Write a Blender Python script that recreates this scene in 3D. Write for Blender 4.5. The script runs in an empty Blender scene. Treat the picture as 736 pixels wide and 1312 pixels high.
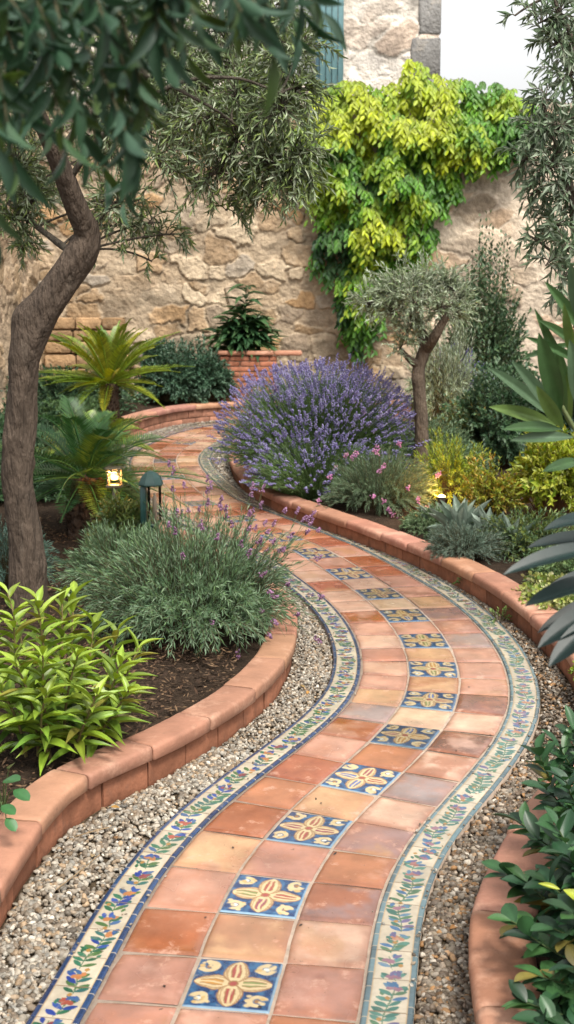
import bpy, math
import numpy as np
R_ = math.radians
sc = bpy.context.scene
COL = sc.collection

# ------------------------------------------------------------------ camera
FPX, HOR, CH = 1645., 359., 1.6
TH = math.atan((656 - HOR) / FPX)
cam = bpy.data.cameras.new('camera'); camo = bpy.data.objects.new('camera', cam); COL.objects.link(camo)
cam.sensor_fit = 'VERTICAL'; cam.sensor_height = 36.; cam.lens = 36. * FPX / 1312.
cam.clip_start = .05; cam.clip_end = 2000
camo.location = (0, 0, CH); camo.rotation_euler = (math.pi / 2 - TH, 0, 0)
cam.dof.use_dof = True; cam.dof.focus_distance = 4.3; cam.dof.aperture_fstop = 7.1
sc.camera = camo
sc.render.resolution_x = 574; sc.render.resolution_y = 1024

# ------------------------------------------------------------------ sky, sun, exposure (soft overcast daylight)
SUN_EL, SUN_AZ = R_(57), R_(152)      # azimuth measured from +Y towards +X
world = bpy.data.worlds.new('World'); sc.world = world; world.use_nodes = True
nt = world.node_tree; nt.nodes.clear()
sky = nt.nodes.new('ShaderNodeTexSky'); sky.sky_type = 'NISHITA'; sky.sun_disc = False
sky.sun_elevation = SUN_EL; sky.sun_rotation = SUN_AZ; sky.dust_density = 5; sky.air_density = 1.2
hs = nt.nodes.new('ShaderNodeHueSaturation'); hs.inputs['Saturation'].default_value = .06
bg = nt.nodes.new('ShaderNodeBackground'); bg.inputs['Strength'].default_value = .15
wo = nt.nodes.new('ShaderNodeOutputWorld')
nt.links.new(sky.outputs[0], hs.inputs['Color']); nt.links.new(hs.outputs[0], bg.inputs['Color']); nt.links.new(bg.outputs[0], wo.inputs[0])
sun = bpy.data.lights.new('sun', 'SUN'); suno = bpy.data.objects.new('sun', sun); COL.objects.link(suno)
sun.energy = 2.0; sun.angle = R_(12); sun.color = (1, .92, .80)
suno.rotation_euler = (math.pi / 2 - SUN_EL, 0, math.pi - SUN_AZ)
sc.view_settings.view_transform = 'Standard'; sc.view_settings.look = 'None'
sc.view_settings.exposure = 1.04; sc.view_settings.gamma = 1
sc.render.engine = 'CYCLES'

# ------------------------------------------------------------------ pixel (736x1312 photo) -> world
def ray(px, py):
    u = px - 368; v = 656 - py
    return np.array([u, FPX * math.cos(TH) + v * math.sin(TH), -FPX * math.sin(TH) + v * math.cos(TH)])
def G(px, py, z=0.):
    d = ray(px, py); t = (z - CH) / d[2]; return np.array([d[0] * t, d[1] * t, z])
def W(px, py, Y):
    d = ray(px, py); t = Y / d[1]; return np.array([d[0] * t, Y, CH + d[2] * t])

# ------------------------------------------------------------------ noise helpers
def _h(ix, iy, seed):
    n = (ix.astype(np.int64) * 374761393 + iy.astype(np.int64) * 668265263 + seed * 974711) & 0x7fffffff
    n = ((n ^ (n >> 13)) * 1274126177) & 0x7fffffff
    n = n ^ (n >> 16)
    return (n % 100003) / 100003.
def vnoise(x, y, seed=0):
    x = np.asarray(x, float); y = np.asarray(y, float)
    ix = np.floor(x); iy = np.floor(y); fx = x - ix; fy = y - iy
    fx = fx * fx * (3 - 2 * fx); fy = fy * fy * (3 - 2 * fy)
    a = _h(ix, iy, seed); b = _h(ix + 1, iy, seed); c = _h(ix, iy + 1, seed); d = _h(ix + 1, iy + 1, seed)
    return (a * (1 - fx) + b * fx) * (1 - fy) + (c * (1 - fx) + d * fx) * fy
def fbm(x, y, seed=0, o=4):
    s = 0; a = .5; t = 0
    for i in range(o):
        s = s + a * vnoise(x * 2 ** i + i * 17.3, y * 2 ** i + i * 9.1, seed + i); t += a; a *= .5
    return s / t
def sstep(a, b, x):
    t = np.clip((x - a) / (b - a), 0, 1); return t * t * (3 - 2 * t)
def nrm(v): return v / np.maximum(np.linalg.norm(v, axis=-1, keepdims=True), 1e-9)
def lerp(a, b, t): return a + (b - a) * t

# ------------------------------------------------------------------ mesh builder
class MB:
    def __init__(s): s.V = []; s.F = []; s.C = []; s.M = []; s.n = 0
    def add(s, V, F, col, mi=0):
        V = np.asarray(V, float).reshape(-1, 3); F = np.asarray(F, np.int64)
        col = np.asarray(col, float)
        if col.ndim == 1: col = np.tile(col, (len(V), 1))
        if col.shape[1] == 3: col = np.hstack([col, np.zeros((len(col), 1))])
        s.V.append(V); s.C.append(col); s.F.append(F + s.n); s.M.append(np.full(len(F), mi, np.int32)); s.n += len(V)
    def build(s, name, mats, parent=None, smooth=True):
        if not isinstance(mats, (list, tuple)): mats = [mats]
        V = np.concatenate(s.V); C = np.concatenate(s.C)
        me = bpy.data.meshes.new(name)
        me.vertices.add(len(V)); me.vertices.foreach_set('co', V.astype(np.float32).ravel())
        li = np.concatenate([f.ravel() for f in s.F]); ks = np.concatenate([np.full(len(f), f.shape[1]) for f in s.F])
        me.loops.add(len(li)); me.loops.foreach_set('vertex_index', li.astype(np.int32))
        me.polygons.add(len(ks))
        me.polygons.foreach_set('loop_start', np.concatenate([[0], np.cumsum(ks)[:-1]]).astype(np.int32))
        me.polygons.foreach_set('loop_total', ks.astype(np.int32))
        me.polygons.foreach_set('material_index', np.concatenate(s.M))
        me.polygons.foreach_set('use_smooth', np.full(len(ks), smooth))
        a = me.color_attributes.new('Col', 'FLOAT_COLOR', 'POINT'); a.data.foreach_set('color', C.astype(np.float32).ravel())
        for m in mats: me.materials.append(m)
        me.update(calc_edges=True); me.validate()
        o = bpy.data.objects.new(name, me); COL.objects.link(o)
        if parent is not None:
            o.parent = parent; o.location = -np.array(parent.location)
        return o
def grid_faces(a, b, wrap=False):
    i = np.arange(a - 1)[:, None]; j = np.arange(b if wrap else b - 1)[None, :]; j2 = (j + 1) % b
    i = i + 0 * j; j = j + 0 * i; j2 = j2 + 0 * i
    return np.stack([i * b + j, i * b + j2, (i + 1) * b + j2, (i + 1) * b + j], -1).reshape(-1, 4)
def thing(name, label, cat, loc, group=None):
    o = bpy.data.objects.new(name, None); COL.objects.link(o); o.location = tuple(float(v) for v in loc); o.empty_display_size = .1
    o['label'] = label; o['category'] = cat
    if group: o['group'] = group
    return o
def tag(o, label=None, cat=None, group=None, kind=None):
    if label: o['label'] = label
    if cat: o['category'] = cat
    if group: o['group'] = group
    if kind: o['kind'] = kind
    return o
def box(mb, x0, x1, y0, y1, z0, z1, col, mi=0, bev=.004):
    b = min(bev, (x1 - x0) / 3, (y1 - y0) / 3, (z1 - z0) / 3)
    xs = [x0, x0 + b, x1 - b, x1]; ys = [y0, y0 + b, y1 - b, y1]; zs = [z0, z0 + b, z1 - b, z1]
    V = []; F = []
    def face(o, a1, a2, swap):
        n = len(V)
        for p in ((1, 1), (2, 1), (2, 2), (1, 2)): V.append((o, a1, a2, p))
    # build as chamfered box: 24 verts
    P = {}
    L = []
    for ax in range(3):
        for sgn in (0, 3):
            ids = []
            for (a, c) in ((1, 1), (2, 1), (2, 2), (1, 2)):
                k = [0, 0, 0]; k[ax] = sgn; o = [i for i in range(3) if i != ax]; k[o[0]] = a; k[o[1]] = c
                P[tuple(k)] = len(L); ids.append(len(L)); L.append((xs[k[0]], ys[k[1]], zs[k[2]]))
            if (sgn == 3) == (ax == 1): ids = ids[::-1]
            F.append(ids)
    T = []
    for ax in range(3):                       # edge chamfers
        o = [i for i in range(3) if i != ax]
        for s0 in (0, 3):
            for s1 in (0, 3):
                q = []
                for (e, w) in ((1, 0), (2, 0), (2, 1), (1, 1)):
                    k = [0, 0, 0]; k[ax] = e
                    if w == 0: k[o[0]] = s0; k[o[1]] = 1 if s1 == 0 else 2
                    else: k[o[1]] = s1; k[o[0]] = 1 if s0 == 0 else 2
                    q.append(P[tuple(k)])
                c = np.array([L[i] for i in q]); nn = np.cross(c[1] - c[0], c[2] - c[0]); ctr = np.array([(x0 + x1) / 2, (y0 + y1) / 2, (z0 + z1) / 2])
                if np.dot(nn, c.mean(0) - ctr) < 0: q = q[::-1]
                F.append(q)
    for a in (0, 3):
        for b_ in (0, 3):
            for c_ in (0, 3):
                i = lambda v: 1 if v == 0 else 2
                q = [P[(a, i(b_), i(c_))], P[(i(a), b_, i(c_))], P[(i(a), i(b_), c_)]]
                T.append(q)
    mb.add(L, np.array(F), col, mi)
    mb.V.append(np.zeros((0, 3))); mb.C.append(np.zeros((0, 4)))
    mb.F.append(np.array(T) + mb.n - len(L)); mb.M.append(np.full(len(T), mi, np.int32))
def crom(P, n_per=12, closed=False):
    P = np.asarray(P, float); Q = np.vstack([2 * P[0] - P[1], P, 2 * P[-1] - P[-2]]); out = []
    for i in range(1, len(Q) - 2):
        t = np.linspace(0, 1, n_per, endpoint=False)[:, None]; a, b, c, d = Q[i - 1], Q[i], Q[i + 1], Q[i + 2]
        out.append(.5 * ((2 * b) + (c - a) * t + (2 * a - 5 * b + 4 * c - d) * t ** 2 + (3 * b - a - 3 * c + d) * t ** 3))
    out.append(P[-1:]); return np.vstack(out)
def resample(P, step):
    d = np.concatenate([[0], np.cumsum(np.linalg.norm(np.diff(P, axis=0), axis=1))]); n = max(2, int(d[-1] / step) + 1)
    s = np.linspace(0, d[-1], n); return np.stack([np.interp(s, d, P[:, i]) for i in range(P.shape[1])], 1), s
def frames(P):
    T = nrm(np.gradient(P, axis=0)); n = np.cross(T[0], [0, 1, .01]); n /= np.linalg.norm(n); N = [n]
    for i in range(1, len(P)):
        n = N[-1] - T[i] * np.dot(N[-1], T[i]); n /= np.linalg.norm(n); N.append(n)
    N = np.array(N); return T, N, np.cross(T, N)
def tube(mb, pts, rad, sides=12, col=(.2, .15, .1), rough=0., seed=0, bumps=(), cap=True):
    """pts (n,3), rad (n,) smooth limb with uneven surface"""
    P = np.asarray(pts, float); rad = np.broadcast_to(rad, (len(P),)).astype(float)
    T, N, B = frames(P); a = np.linspace(0, 2 * math.pi, sides, endpoint=False)
    d = np.concatenate([[0], np.cumsum(np.linalg.norm(np.diff(P, axis=0), axis=1))])
    rr = rad[:, None] * (1 + rough * (fbm((np.cos(a) * 1.6 + 5)[None, :] + 0 * d[:, None], (np.sin(a) * 1.6)[None, :] + d[:, None] * 6, seed) - .5) * 2)
    for (bs, ba, bh, bw) in bumps:
        da = np.abs((a[None, :] - ba + math.pi) % (2 * math.pi) - math.pi)
        rr += bh * np.exp(-((d[:, None] - bs) / bw) ** 2 - (da / .7) ** 2)
    V = P[:, None, :] + rr[..., None] * (np.cos(a)[None, :, None] * N[:, None, :] + np.sin(a)[None, :, None] * B[:, None, :])
    F = grid_faces(len(P), sides, True); V = V.reshape(-1, 3)
    mb.add(V, F, col)
    if cap:
        for (idx, r) in ((0, -1), (len(P) - 1, 1)):
            c = P[idx] + T[idx] * r * rad[idx] * .4
            ring = V[idx * sides:(idx + 1) * sides]; j = np.arange(sides); k = (j + 1) % sides
            f = np.stack([j, k, np.full(sides, sides)], 1)
            mb.add(np.vstack([ring, c]), f if r > 0 else f[:, ::-1], col)
def tubes(mb, P, r0, r1, col, sides=3):
    """many thin stems: P (m,n,3)"""
    m, n, _ = P.shape
    if m == 0: return
    T = nrm(np.gradient(P, axis=1)); ref = np.where(np.abs(T[..., 2:3]) > .9, np.array([1., 0, 0]), np.array([0, 0, 1.]))
    N = nrm(np.cross(T, ref)); B = np.cross(T, N); a = np.arange(sides) * 2 * math.pi / sides
    r = np.linspace(0, 1, n)[None, :, None, None]
    r = lerp(np.asarray(r0).reshape(-1, 1, 1, 1) if np.ndim(r0) else r0, np.asarray(r1).reshape(-1, 1, 1, 1) if np.ndim(r1) else r1, r)
    V = P[:, :, None, :] + r * (np.cos(a)[None, None, :, None] * N[:, :, None, :] + np.sin(a)[None, None, :, None] * B[:, :, None, :])
    F = grid_faces(n, sides, True)[None] + (np.arange(m) * n * sides)[:, None, None]
    col = np.asarray(col, float)
    if col.ndim == 2: col = np.repeat(col, n * sides, 0)
    mb.add(V.reshape(-1, 3), F.reshape(-1, 4), col)

# ------------------------------------------------------------------ leaf templates (x across, y along, z out)
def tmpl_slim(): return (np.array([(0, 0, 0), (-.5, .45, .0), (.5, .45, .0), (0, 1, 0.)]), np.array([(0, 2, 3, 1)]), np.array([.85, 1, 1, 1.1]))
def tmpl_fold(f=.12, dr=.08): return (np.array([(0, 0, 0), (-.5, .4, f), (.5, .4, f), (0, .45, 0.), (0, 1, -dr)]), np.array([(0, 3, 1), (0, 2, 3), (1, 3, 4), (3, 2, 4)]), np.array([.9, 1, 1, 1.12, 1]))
def tmpl_big(nx=3, ny=7, fold=.1, droop=.2, peak=.45, tip=1.0, wave=0.):
    ys = np.linspace(0, 1, ny); w = np.where(ys < peak, np.sin(ys / peak * math.pi / 2) ** .8, np.cos((ys - peak) / (1 - peak) * math.pi / 2) ** tip); w = np.clip(w, .02, 1); w[0] = .06
    xs = np.linspace(-1, 1, nx); V = []; C = []
    for y, ww in zip(ys, w):
        for x in xs:
            V.append((x * ww * .5, y, fold * abs(x) * ww - droop * y * y + wave * math.sin(y * 14 + x * 2) * abs(x)))
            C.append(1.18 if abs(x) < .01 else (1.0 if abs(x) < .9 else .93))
    return np.array(V), grid_faces(ny, nx), np.array(C)
T_SLIM = tmpl_slim(); T_FOLD = tmpl_fold(); T_BIG = tmpl_big(); T_BIGD = tmpl_big(droop=.35); T_CLOSE = tmpl_big(5, 10, .07, .18, .42, .9, .01)
T_OVAL = tmpl_big(3, 6, .1, .12, .5, .8); T_ROUND = tmpl_big(5, 8, .06, .1, .45, .5)
def leaves(mb, P, D, N, L, Wd, col, T, jit=.12, rs=None, mi=0):
    rs = rs or np.random.RandomState(1); TV, TF, TC = T; m = len(P)
    if m == 0: return
    D = nrm(D); X = nrm(np.cross(D, N)); Z = np.cross(X, D)
    L = np.broadcast_to(L, (m,))[:, None, None]; Wd = np.broadcast_to(Wd, (m,))[:, None, None]
    V = P[:, None] + D[:, None] * (TV[None, :, 1:2] * L) + X[:, None] * (TV[None, :, 0:1] * Wd) + Z[:, None] * (TV[None, :, 2:3] * L)
    F = TF[None] + (np.arange(m) * len(TV))[:, None, None]
    col = np.asarray(col, float)
    if col.ndim == 1: col = np.tile(col, (m, 1))
    col = col * (1 + (rs.rand(m, 1) - .5) * 2 * jit)
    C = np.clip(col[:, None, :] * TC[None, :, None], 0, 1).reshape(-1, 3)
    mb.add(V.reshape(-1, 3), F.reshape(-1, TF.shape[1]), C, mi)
def bez(B, P1, E, t):
    t = np.asarray(t)[None, :, None]; B, P1, E = B[:, None], P1[:, None], E[:, None]
    return (1 - t) ** 2 * B + 2 * t * (1 - t) * P1 + t * t * E
def bezt(B, P1, E, t):
    t = np.asarray(t)[None, :, None]; B, P1, E = B[:, None], P1[:, None], E[:, None]
    return nrm(2 * (1 - t) * (P1 - B) + 2 * t * (E - P1))
def pick(rs, pal, m):
    pal = np.asarray(pal, float); a = pal[rs.randint(len(pal), size=m)]; b = pal[rs.randint(len(pal), size=m)]
    return lerp(a, b, rs.rand(m, 1))
def clumpy(P, amp, freq, seed): return (1 + amp * 2 * (fbm(P[:, 0] * freq + P[:, 1] * freq * .6, P[:, 2] * freq + P[:, 1] * freq * .3, seed, 2) - .5))[:, None]
def dress(mb, B, P1, E, t0, t1, k, L, Wd, ang, pal, T, rs, up=.5, lj=.25, clump=.25, droop=0., tip=True):
    """k leaves along each bezier stem, alternating round it"""
    m = len(B); t = np.linspace(t0, t1, k)
    P = bez(B, P1, E, t); D = bezt(B, P1, E, t)
    ph = rs.rand(m, 1) * 6.28 + np.arange(k)[None, :] * 2.4 + rs.rand(m, k) * .6
    ref = np.where(np.abs(D[..., 2:3]) > .9, np.array([1., 0, 0]), np.array([0, 0, 1.])); N = nrm(np.cross(D, ref)); Bn = np.cross(D, N)
    rad = np.cos(ph)[..., None] * N + np.sin(ph)[..., None] * Bn
    a = ang * (1 - .5 * np.linspace(0, 1, k))[None, :, None] * (.7 + .6 * rs.rand(m, k, 1)) if tip else ang * (.7 + .6 * rs.rand(m, k, 1))
    dd = nrm(D * np.cos(a) + rad * np.sin(a)); dd[..., 2] -= droop * rs.rand(m, k); dd = nrm(dd)
    nn = nrm(-rad * .6 + D * .4 + np.array([0, 0, up]) + (rs.rand(m, k, 3) - .5) * .5)
    P = P.reshape(-1, 3); n = len(P); sc_ = (1 - lj + 2 * lj * rs.rand(n))
    col = pick(rs, pal, n) * clumpy(P, clump, 6, 3)
    leaves(mb, P, dd.reshape(-1, 3), nn.reshape(-1, 3), L * sc_, Wd * sc_, col, T, .12, rs)
def dome(rs, c, r, h, m, lo=-.05, power=.5, spread=.35):
    """stem bases near c, ends over a dome of radii r=(rx,ry), height h"""
    a = rs.rand(m) * 2 * math.pi; z = lo + (1 - lo) * rs.rand(m) ** .8; q = np.sqrt(np.clip(1 - np.maximum(z, 0) ** 2, 0, 1))
    k = .72 + .36 * rs.rand(m)
    E = c + np.stack([np.cos(a) * q * r[0] * k, np.sin(a) * q * r[1] * k, z * h * k], 1)
    B = c + np.stack([np.cos(a) * q * r[0] * spread, np.sin(a) * q * r[1] * spread, 0 * z], 1)
    P1 = lerp(B, E, .5); P1[:, 2] += .25 * h * (.5 + .5 * q)
    return B, P1, E
OCT = (np.array([(1, 0, 0), (-1, 0, 0), (0, 1, 0), (0, -1, 0), (0, 0, 1), (0, 0, -1.)]), np.array([(0, 2, 4), (2, 1, 4), (1, 3, 4), (3, 0, 4), (2, 0, 5), (1, 2, 5), (3, 1, 5), (0, 3, 5)]))
def blobs(mb, P, r, col, rs, T=OCT):
    m = len(P); TV, TF = T; s = np.broadcast_to(r, (m,))[:, None, None] * (.7 + .6 * rs.rand(m, 1, 3))
    V = P[:, None] + TV[None] * s
    # random turn about z
    a = rs.rand(m) * 6.28; c, s_ = np.cos(a)[:, None], np.sin(a)[:, None]; d = V - P[:, None]
    V = P[:, None] + np.stack([d[..., 0] * c - d[..., 1] * s_, d[..., 0] * s_ + d[..., 1] * c, d[..., 2]], -1)
    F = TF[None] + (np.arange(m) * len(TV))[:, None, None]
    mb.add(V.reshape(-1, 3), F.reshape(-1, 3), np.repeat(col, len(TV), 0) if np.ndim(col) == 2 else col)
def spikes(mb, E, D, length, rad, k, pal, rs, r=.004):
    m = len(E); t = np.linspace(0, 1, k)[None, :, None]; ph = rs.rand(m, k, 1) * 6.28
    ref = np.array([.3, .9, .1]); N = nrm(np.cross(D, ref))[:, None]; Bn = np.cross(D, N[:, 0])[:, None]
    w = rad * (1 - .6 * t) * (.5 + rs.rand(m, k, 1))
    P = E[:, None] + D[:, None] * t * np.asarray(length).reshape(-1, 1, 1) + (np.cos(ph) * N + np.sin(ph) * Bn) * w
    blobs(mb, P.reshape(-1, 3), r, pick(rs, pal, m * k), rs)

# ------------------------------------------------------------------ materials
def mat(name, rough=.6, spec=.4, noise=(12, .25), bump=(60, .2, .004), transl=0., emit=None, rough_from_alpha=False, extra=None, stretch=None, coat=0., alb=.66):
    ALB = alb
    m = bpy.data.materials.new(name); m.use_nodes = True; n = m.node_tree; n.nodes.clear(); ad = n.nodes.new; lk = n.links.new
    out = ad('ShaderNodeOutputMaterial'); p = ad('ShaderNodeBsdfPrincipled'); at = ad('ShaderNodeAttribute'); at.attribute_name = 'Col'
    p.inputs['Roughness'].default_value = rough; p.inputs['Specular IOR Level'].default_value = spec
    if coat: p.inputs['Coat Weight'].default_value = coat; p.inputs['Coat Roughness'].default_value = .15
    tc = ad('ShaderNodeTexCoord'); vec = tc.outputs['Object']
    if stretch:
        mp = ad('ShaderNodeMapping'); mp.inputs['Scale'].default_value = stretch; lk(vec, mp.inputs['Vector']); vec = mp.outputs[0]
    col = at.outputs['Color']
    if noise:
        nz = ad('ShaderNodeTexNoise'); nz.inputs['Scale'].default_value = noise[0]; nz.inputs['Detail'].default_value = 6; nz.inputs['Roughness'].default_value = .65; lk(vec, nz.inputs['Vector'])
        mr = ad('ShaderNodeMapRange'); mr.inputs['From Min'].default_value = .3; mr.inputs['From Max'].default_value = .7; mr.inputs['To Min'].default_value = ALB * (1 - noise[1]); mr.inputs['To Max'].default_value = ALB * (1 + noise[1]); lk(nz.outputs[0], mr.inputs['Value'])
        vm = ad('ShaderNodeVectorMath'); vm.operation = 'SCALE'; lk(col, vm.inputs[0]); lk(mr.outputs[0], vm.inputs['Scale']); col = vm.outputs[0]
    if extra: col = extra(n, col, vec, p)
    lk(col, p.inputs['Base Color'])
    if rough_from_alpha:
        mr2 = ad('ShaderNodeMapRange'); mr2.inputs['To Min'].default_value = .36; mr2.inputs['To Max'].default_value = .10; lk(at.outputs['Alpha'], mr2.inputs['Value']); lk(mr2.outputs[0], p.inputs['Roughness'])
    if bump:
        nb = ad('ShaderNodeTexNoise'); nb.inputs['Scale'].default_value = bump[0]; nb.inputs['Detail'].default_value = 5; lk(vec, nb.inputs['Vector'])
        b = ad('ShaderNodeBump'); b.inputs['Strength'].default_value = bump[1]; b.inputs['Distance'].default_value = bump[2]; lk(nb.outputs[0], b.inputs['Height']); lk(b.outputs[0], p.inputs['Normal'])
    sh = p.outputs[0]
    if transl:
        tr = ad('ShaderNodeBsdfTranslucent'); hs_ = ad('ShaderNodeHueSaturation'); hs_.inputs['Saturation'].default_value = 1.1; hs_.inputs['Value'].default_value = 1.5; hs_.inputs['Hue'].default_value = .49
        lk(col, hs_.inputs['Color']); lk(hs_.outputs[0], tr.inputs['Color'])
        mx = ad('ShaderNodeMixShader'); mx.inputs[0].default_value = transl; lk(sh, mx.inputs[1]); lk(tr.outputs[0], mx.inputs[2]); sh = mx.outputs[0]
    if emit: p.inputs['Emission Color'].default_value = (*emit[0], 1); p.inputs['Emission Strength'].default_value = emit[1]
    lk(sh, out.inputs[0]); return m
def patch(scale, lo, hi, colr, amt, vals=None):
    """noise-shaped stains of another colour"""
    def f(n, col, vec, p):
        for (s_, a_, b_, c_, k_) in (vals or [(scale, lo, hi, colr, amt)]):
            nz = n.nodes.new('ShaderNodeTexNoise'); nz.inputs['Scale'].default_value = s_; nz.inputs['Detail'].default_value = 8; nz.inputs['Roughness'].default_value = .7; n.links.new(vec, nz.inputs['Vector'])
            mr = n.nodes.new('ShaderNodeMapRange'); mr.inputs['From Min'].default_value = a_; mr.inputs['From Max'].default_value = b_; mr.inputs['To Max'].default_value = k_; n.links.new(nz.outputs[0], mr.inputs['Value'])
            mx = n.nodes.new('ShaderNodeMix'); mx.data_type = 'RGBA'; n.links.new(mr.outputs[0], mx.inputs['Factor']); n.links.new(col, mx.inputs['A']); mx.inputs['B'].default_value = (*c_, 1); col = mx.outputs['Result']
        return col
    return f
M_LEAF = mat('leaf', .5, .4, (30, .18), None, .22, alb=.56)
M_GLOSS = mat('glossy_leaf', .4, .38, (25, .2), (40, .15, .002), .18, alb=.53)
M_PETAL = mat('petal', .7, .2, (30, .15), None, .3, alb=.8)
M_STEM = mat('stem', .7, .2, (40, .2), None, alb=.55)
M_BARK = mat('bark', .85, .2, (9, .38), (22, 1.0, .03), alb=.5, stretch=(3, 3, .8), extra=patch(5, .58, .72, (.16, .13, .10), .4))
M_TILE = mat('terracotta_tile', .45, .45, (9, .17), (35, .12, .003), rough_from_alpha=True, coat=.15, alb=.67,
             extra=patch(0, 0, 0, 0, 0, [(6, .5, .68, (.36, .13, .06), .4), (12, .57, .64, (.5, .35, .27), .32), (3.5, .56, .7, (.52, .34, .27), .35), (38, .645, .675, (.06, .035, .025), .8), (85, .6, .7, (.2, .1, .07), .35), (2.2, .5, .66, (.30, .12, .065), .4)]))
M_GLAZE = mat('glazed_tile', .22, .5, (40, .12), (60, .06, .002), extra=patch(0, 0, 0, 0, 0, [(18, .58, .72, (.34, .28, .2), .45), (45, .66, .72, (.16, .11, .07), .5)]), coat=.25, alb=.68)
M_GROUT = mat('grout', .9, .1, (30, .25), (200, .4, .003), extra=patch(11, .55, .7, (.2, .15, .1), .6))
M_KERB = mat('terracotta_kerb', .68, .25, (7, .2), (45, .5, .006), extra=patch(0, 0, 0, 0, 0, [(5, .52, .7, (.60, .38, .27), .5), (9, .55, .7, (.22, .115, .075), .5), (24, .62, .7, (.14, .09, .06), .5), (70, .68, .76, (.08, .05, .04), .7)]))
M_BRICK = mat('kerb_brick', .85, .15, (14, .3), (70, .5, .006), extra=patch(8, .5, .7, (.1, .06, .045), .6))
M_STONE = mat('rubble_stone', .9, .15, (9, .26), (24, .8, .03), extra=patch(0, 0, 0, 0, 0, [(3, .56, .72, (.5, .42, .32), .4), (26, .6, .75, (.17, .13, .09), .4)]))
M_PEB = mat('pebble', .6, .35, (90, .3), None)
M_SOIL = mat('soil', .95, .1, (25, .4), (60, 1., .02))
M_MULCH = mat('mulch_chips', .9, .15, (60, .25), None)
M_PAINT = mat('green_paint', .4, .5, (60, .1), (150, .15, .002))
M_WOODP = mat('painted_wood', .55, .35, (20, .1), (60, .2, .003))
M_GLASSY = mat('window_glass', .1, .6, None, None)
M_LAMP = mat('lamp_glow', .4, .2, None, None, emit=((1., .58, .2), 2.4))
def glassmat():
    m = bpy.data.materials.new('clear_glass'); m.use_nodes = True; n = m.node_tree; n.nodes.clear()
    o = n.nodes.new('ShaderNodeOutputMaterial'); g = n.nodes.new('ShaderNodeBsdfGlossy'); g.inputs['Roughness'].default_value = .08
    t = n.nodes.new('ShaderNodeBsdfTransparent'); t.inputs[0].default_value = (.9, .9, .87, 1); f = n.nodes.new('ShaderNodeFresnel'); f.inputs[0].default_value = 1.6
    x = n.nodes.new('ShaderNodeMixShader'); n.links.new(f.outputs[0], x.inputs[0]); n.links.new(t.outputs[0], x.inputs[1]); n.links.new(g.outputs[0], x.inputs[2]); n.links.new(x.outputs[0], o.inputs[0]); return m
M_CLEAR = glassmat()

# ------------------------------------------------------------------ the path's centre line (knots = decorated tiles)
KN = np.array([(-.26, 1.87), (-.19, 2.30), (-.123, 2.728), (-.06, 3.16), (.063, 3.583), (.242, 3.971), (.427, 4.373), (.556, 4.763), (.614, 5.169), (.619, 5.60),
               (.572, 6.046), (.483, 6.489), (.352, 6.939), (.175, 7.50), (-.04, 7.98), (-.235, 8.41), (-.44, 8.83), (-.64, 9.247), (-.76, 9.66), (-.86, 10.07), (-.95, 10.496), (-1.045, 11.0), (-1.107, 11.5),
               (-1.12, 11.92), (-1.09, 12.35), (-1.03, 12.777), (-.96, 13.17), (-.87, 13.55), (-.72, 13.94), (-.5, 14.28), (-.15, 14.5), (.28, 14.62), (.75, 14.68), (1.2, 14.7), (1.65, 14.7), (2.1, 14.7)])
K0 = -2                                  # index of the first knot
_C = crom(KN, 24); _U = np.linspace(K0, K0 + len(KN) - 1, len(_C))
_C = np.stack([np.convolve(np.pad(_C[:, i], 12, mode='reflect', reflect_type='odd'), np.ones(25) / 25, 'valid') for i in range(2)], 1)
_T = nrm(np.gradient(_C, axis=0)); _N = np.stack([_T[:, 1], -_T[:, 0]], 1)          # to the right
_S = np.concatenate([[0], np.cumsum(np.linalg.norm(np.diff(_C, axis=0), axis=1))])
def S(u, l, z=0.):
    u = np.asarray(u, float); l = np.asarray(l, float) + 0 * u; z = np.asarray(z, float) + 0 * u
    c = [np.interp(u, _U, _C[:, i]) for i in range(2)]; n = [np.interp(u, _U, _N[:, i]) for i in range(2)]
    return np.stack([c[0] + n[0] * l, c[1] + n[1] * l, z], -1)
def arc(u): return np.interp(u, _U, _S)
def uarc(s): return np.interp(s, _S, _U)
UMAX = K0 + len(KN) - 1

# ------------------------------------------------------------------ ground
def sheet(name, x0, x1, y0, y1, z, n, col, m, amp=.02, kind='structure'):
    xs = np.linspace(x0, x1, n); ys = np.linspace(y0, y1, n); X, Y = np.meshgrid(xs, ys)
    Z = z + amp * (fbm(X * 2, Y * 2, 5) - .5); mb = MB(); c = np.array(col) * (.8 + .4 * fbm(X * 5, Y * 5, 9))[..., None].reshape(-1, 1)
    mb.add(np.stack([X, Y, Z], -1).reshape(-1, 3), grid_faces(n, n), c); o = mb.build(name, m); o['kind'] = kind; return o
sheet('ground', -300, 300, -300, 300, -.12, 80, (.14, .11, .07), M_SOIL, .02)

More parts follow.
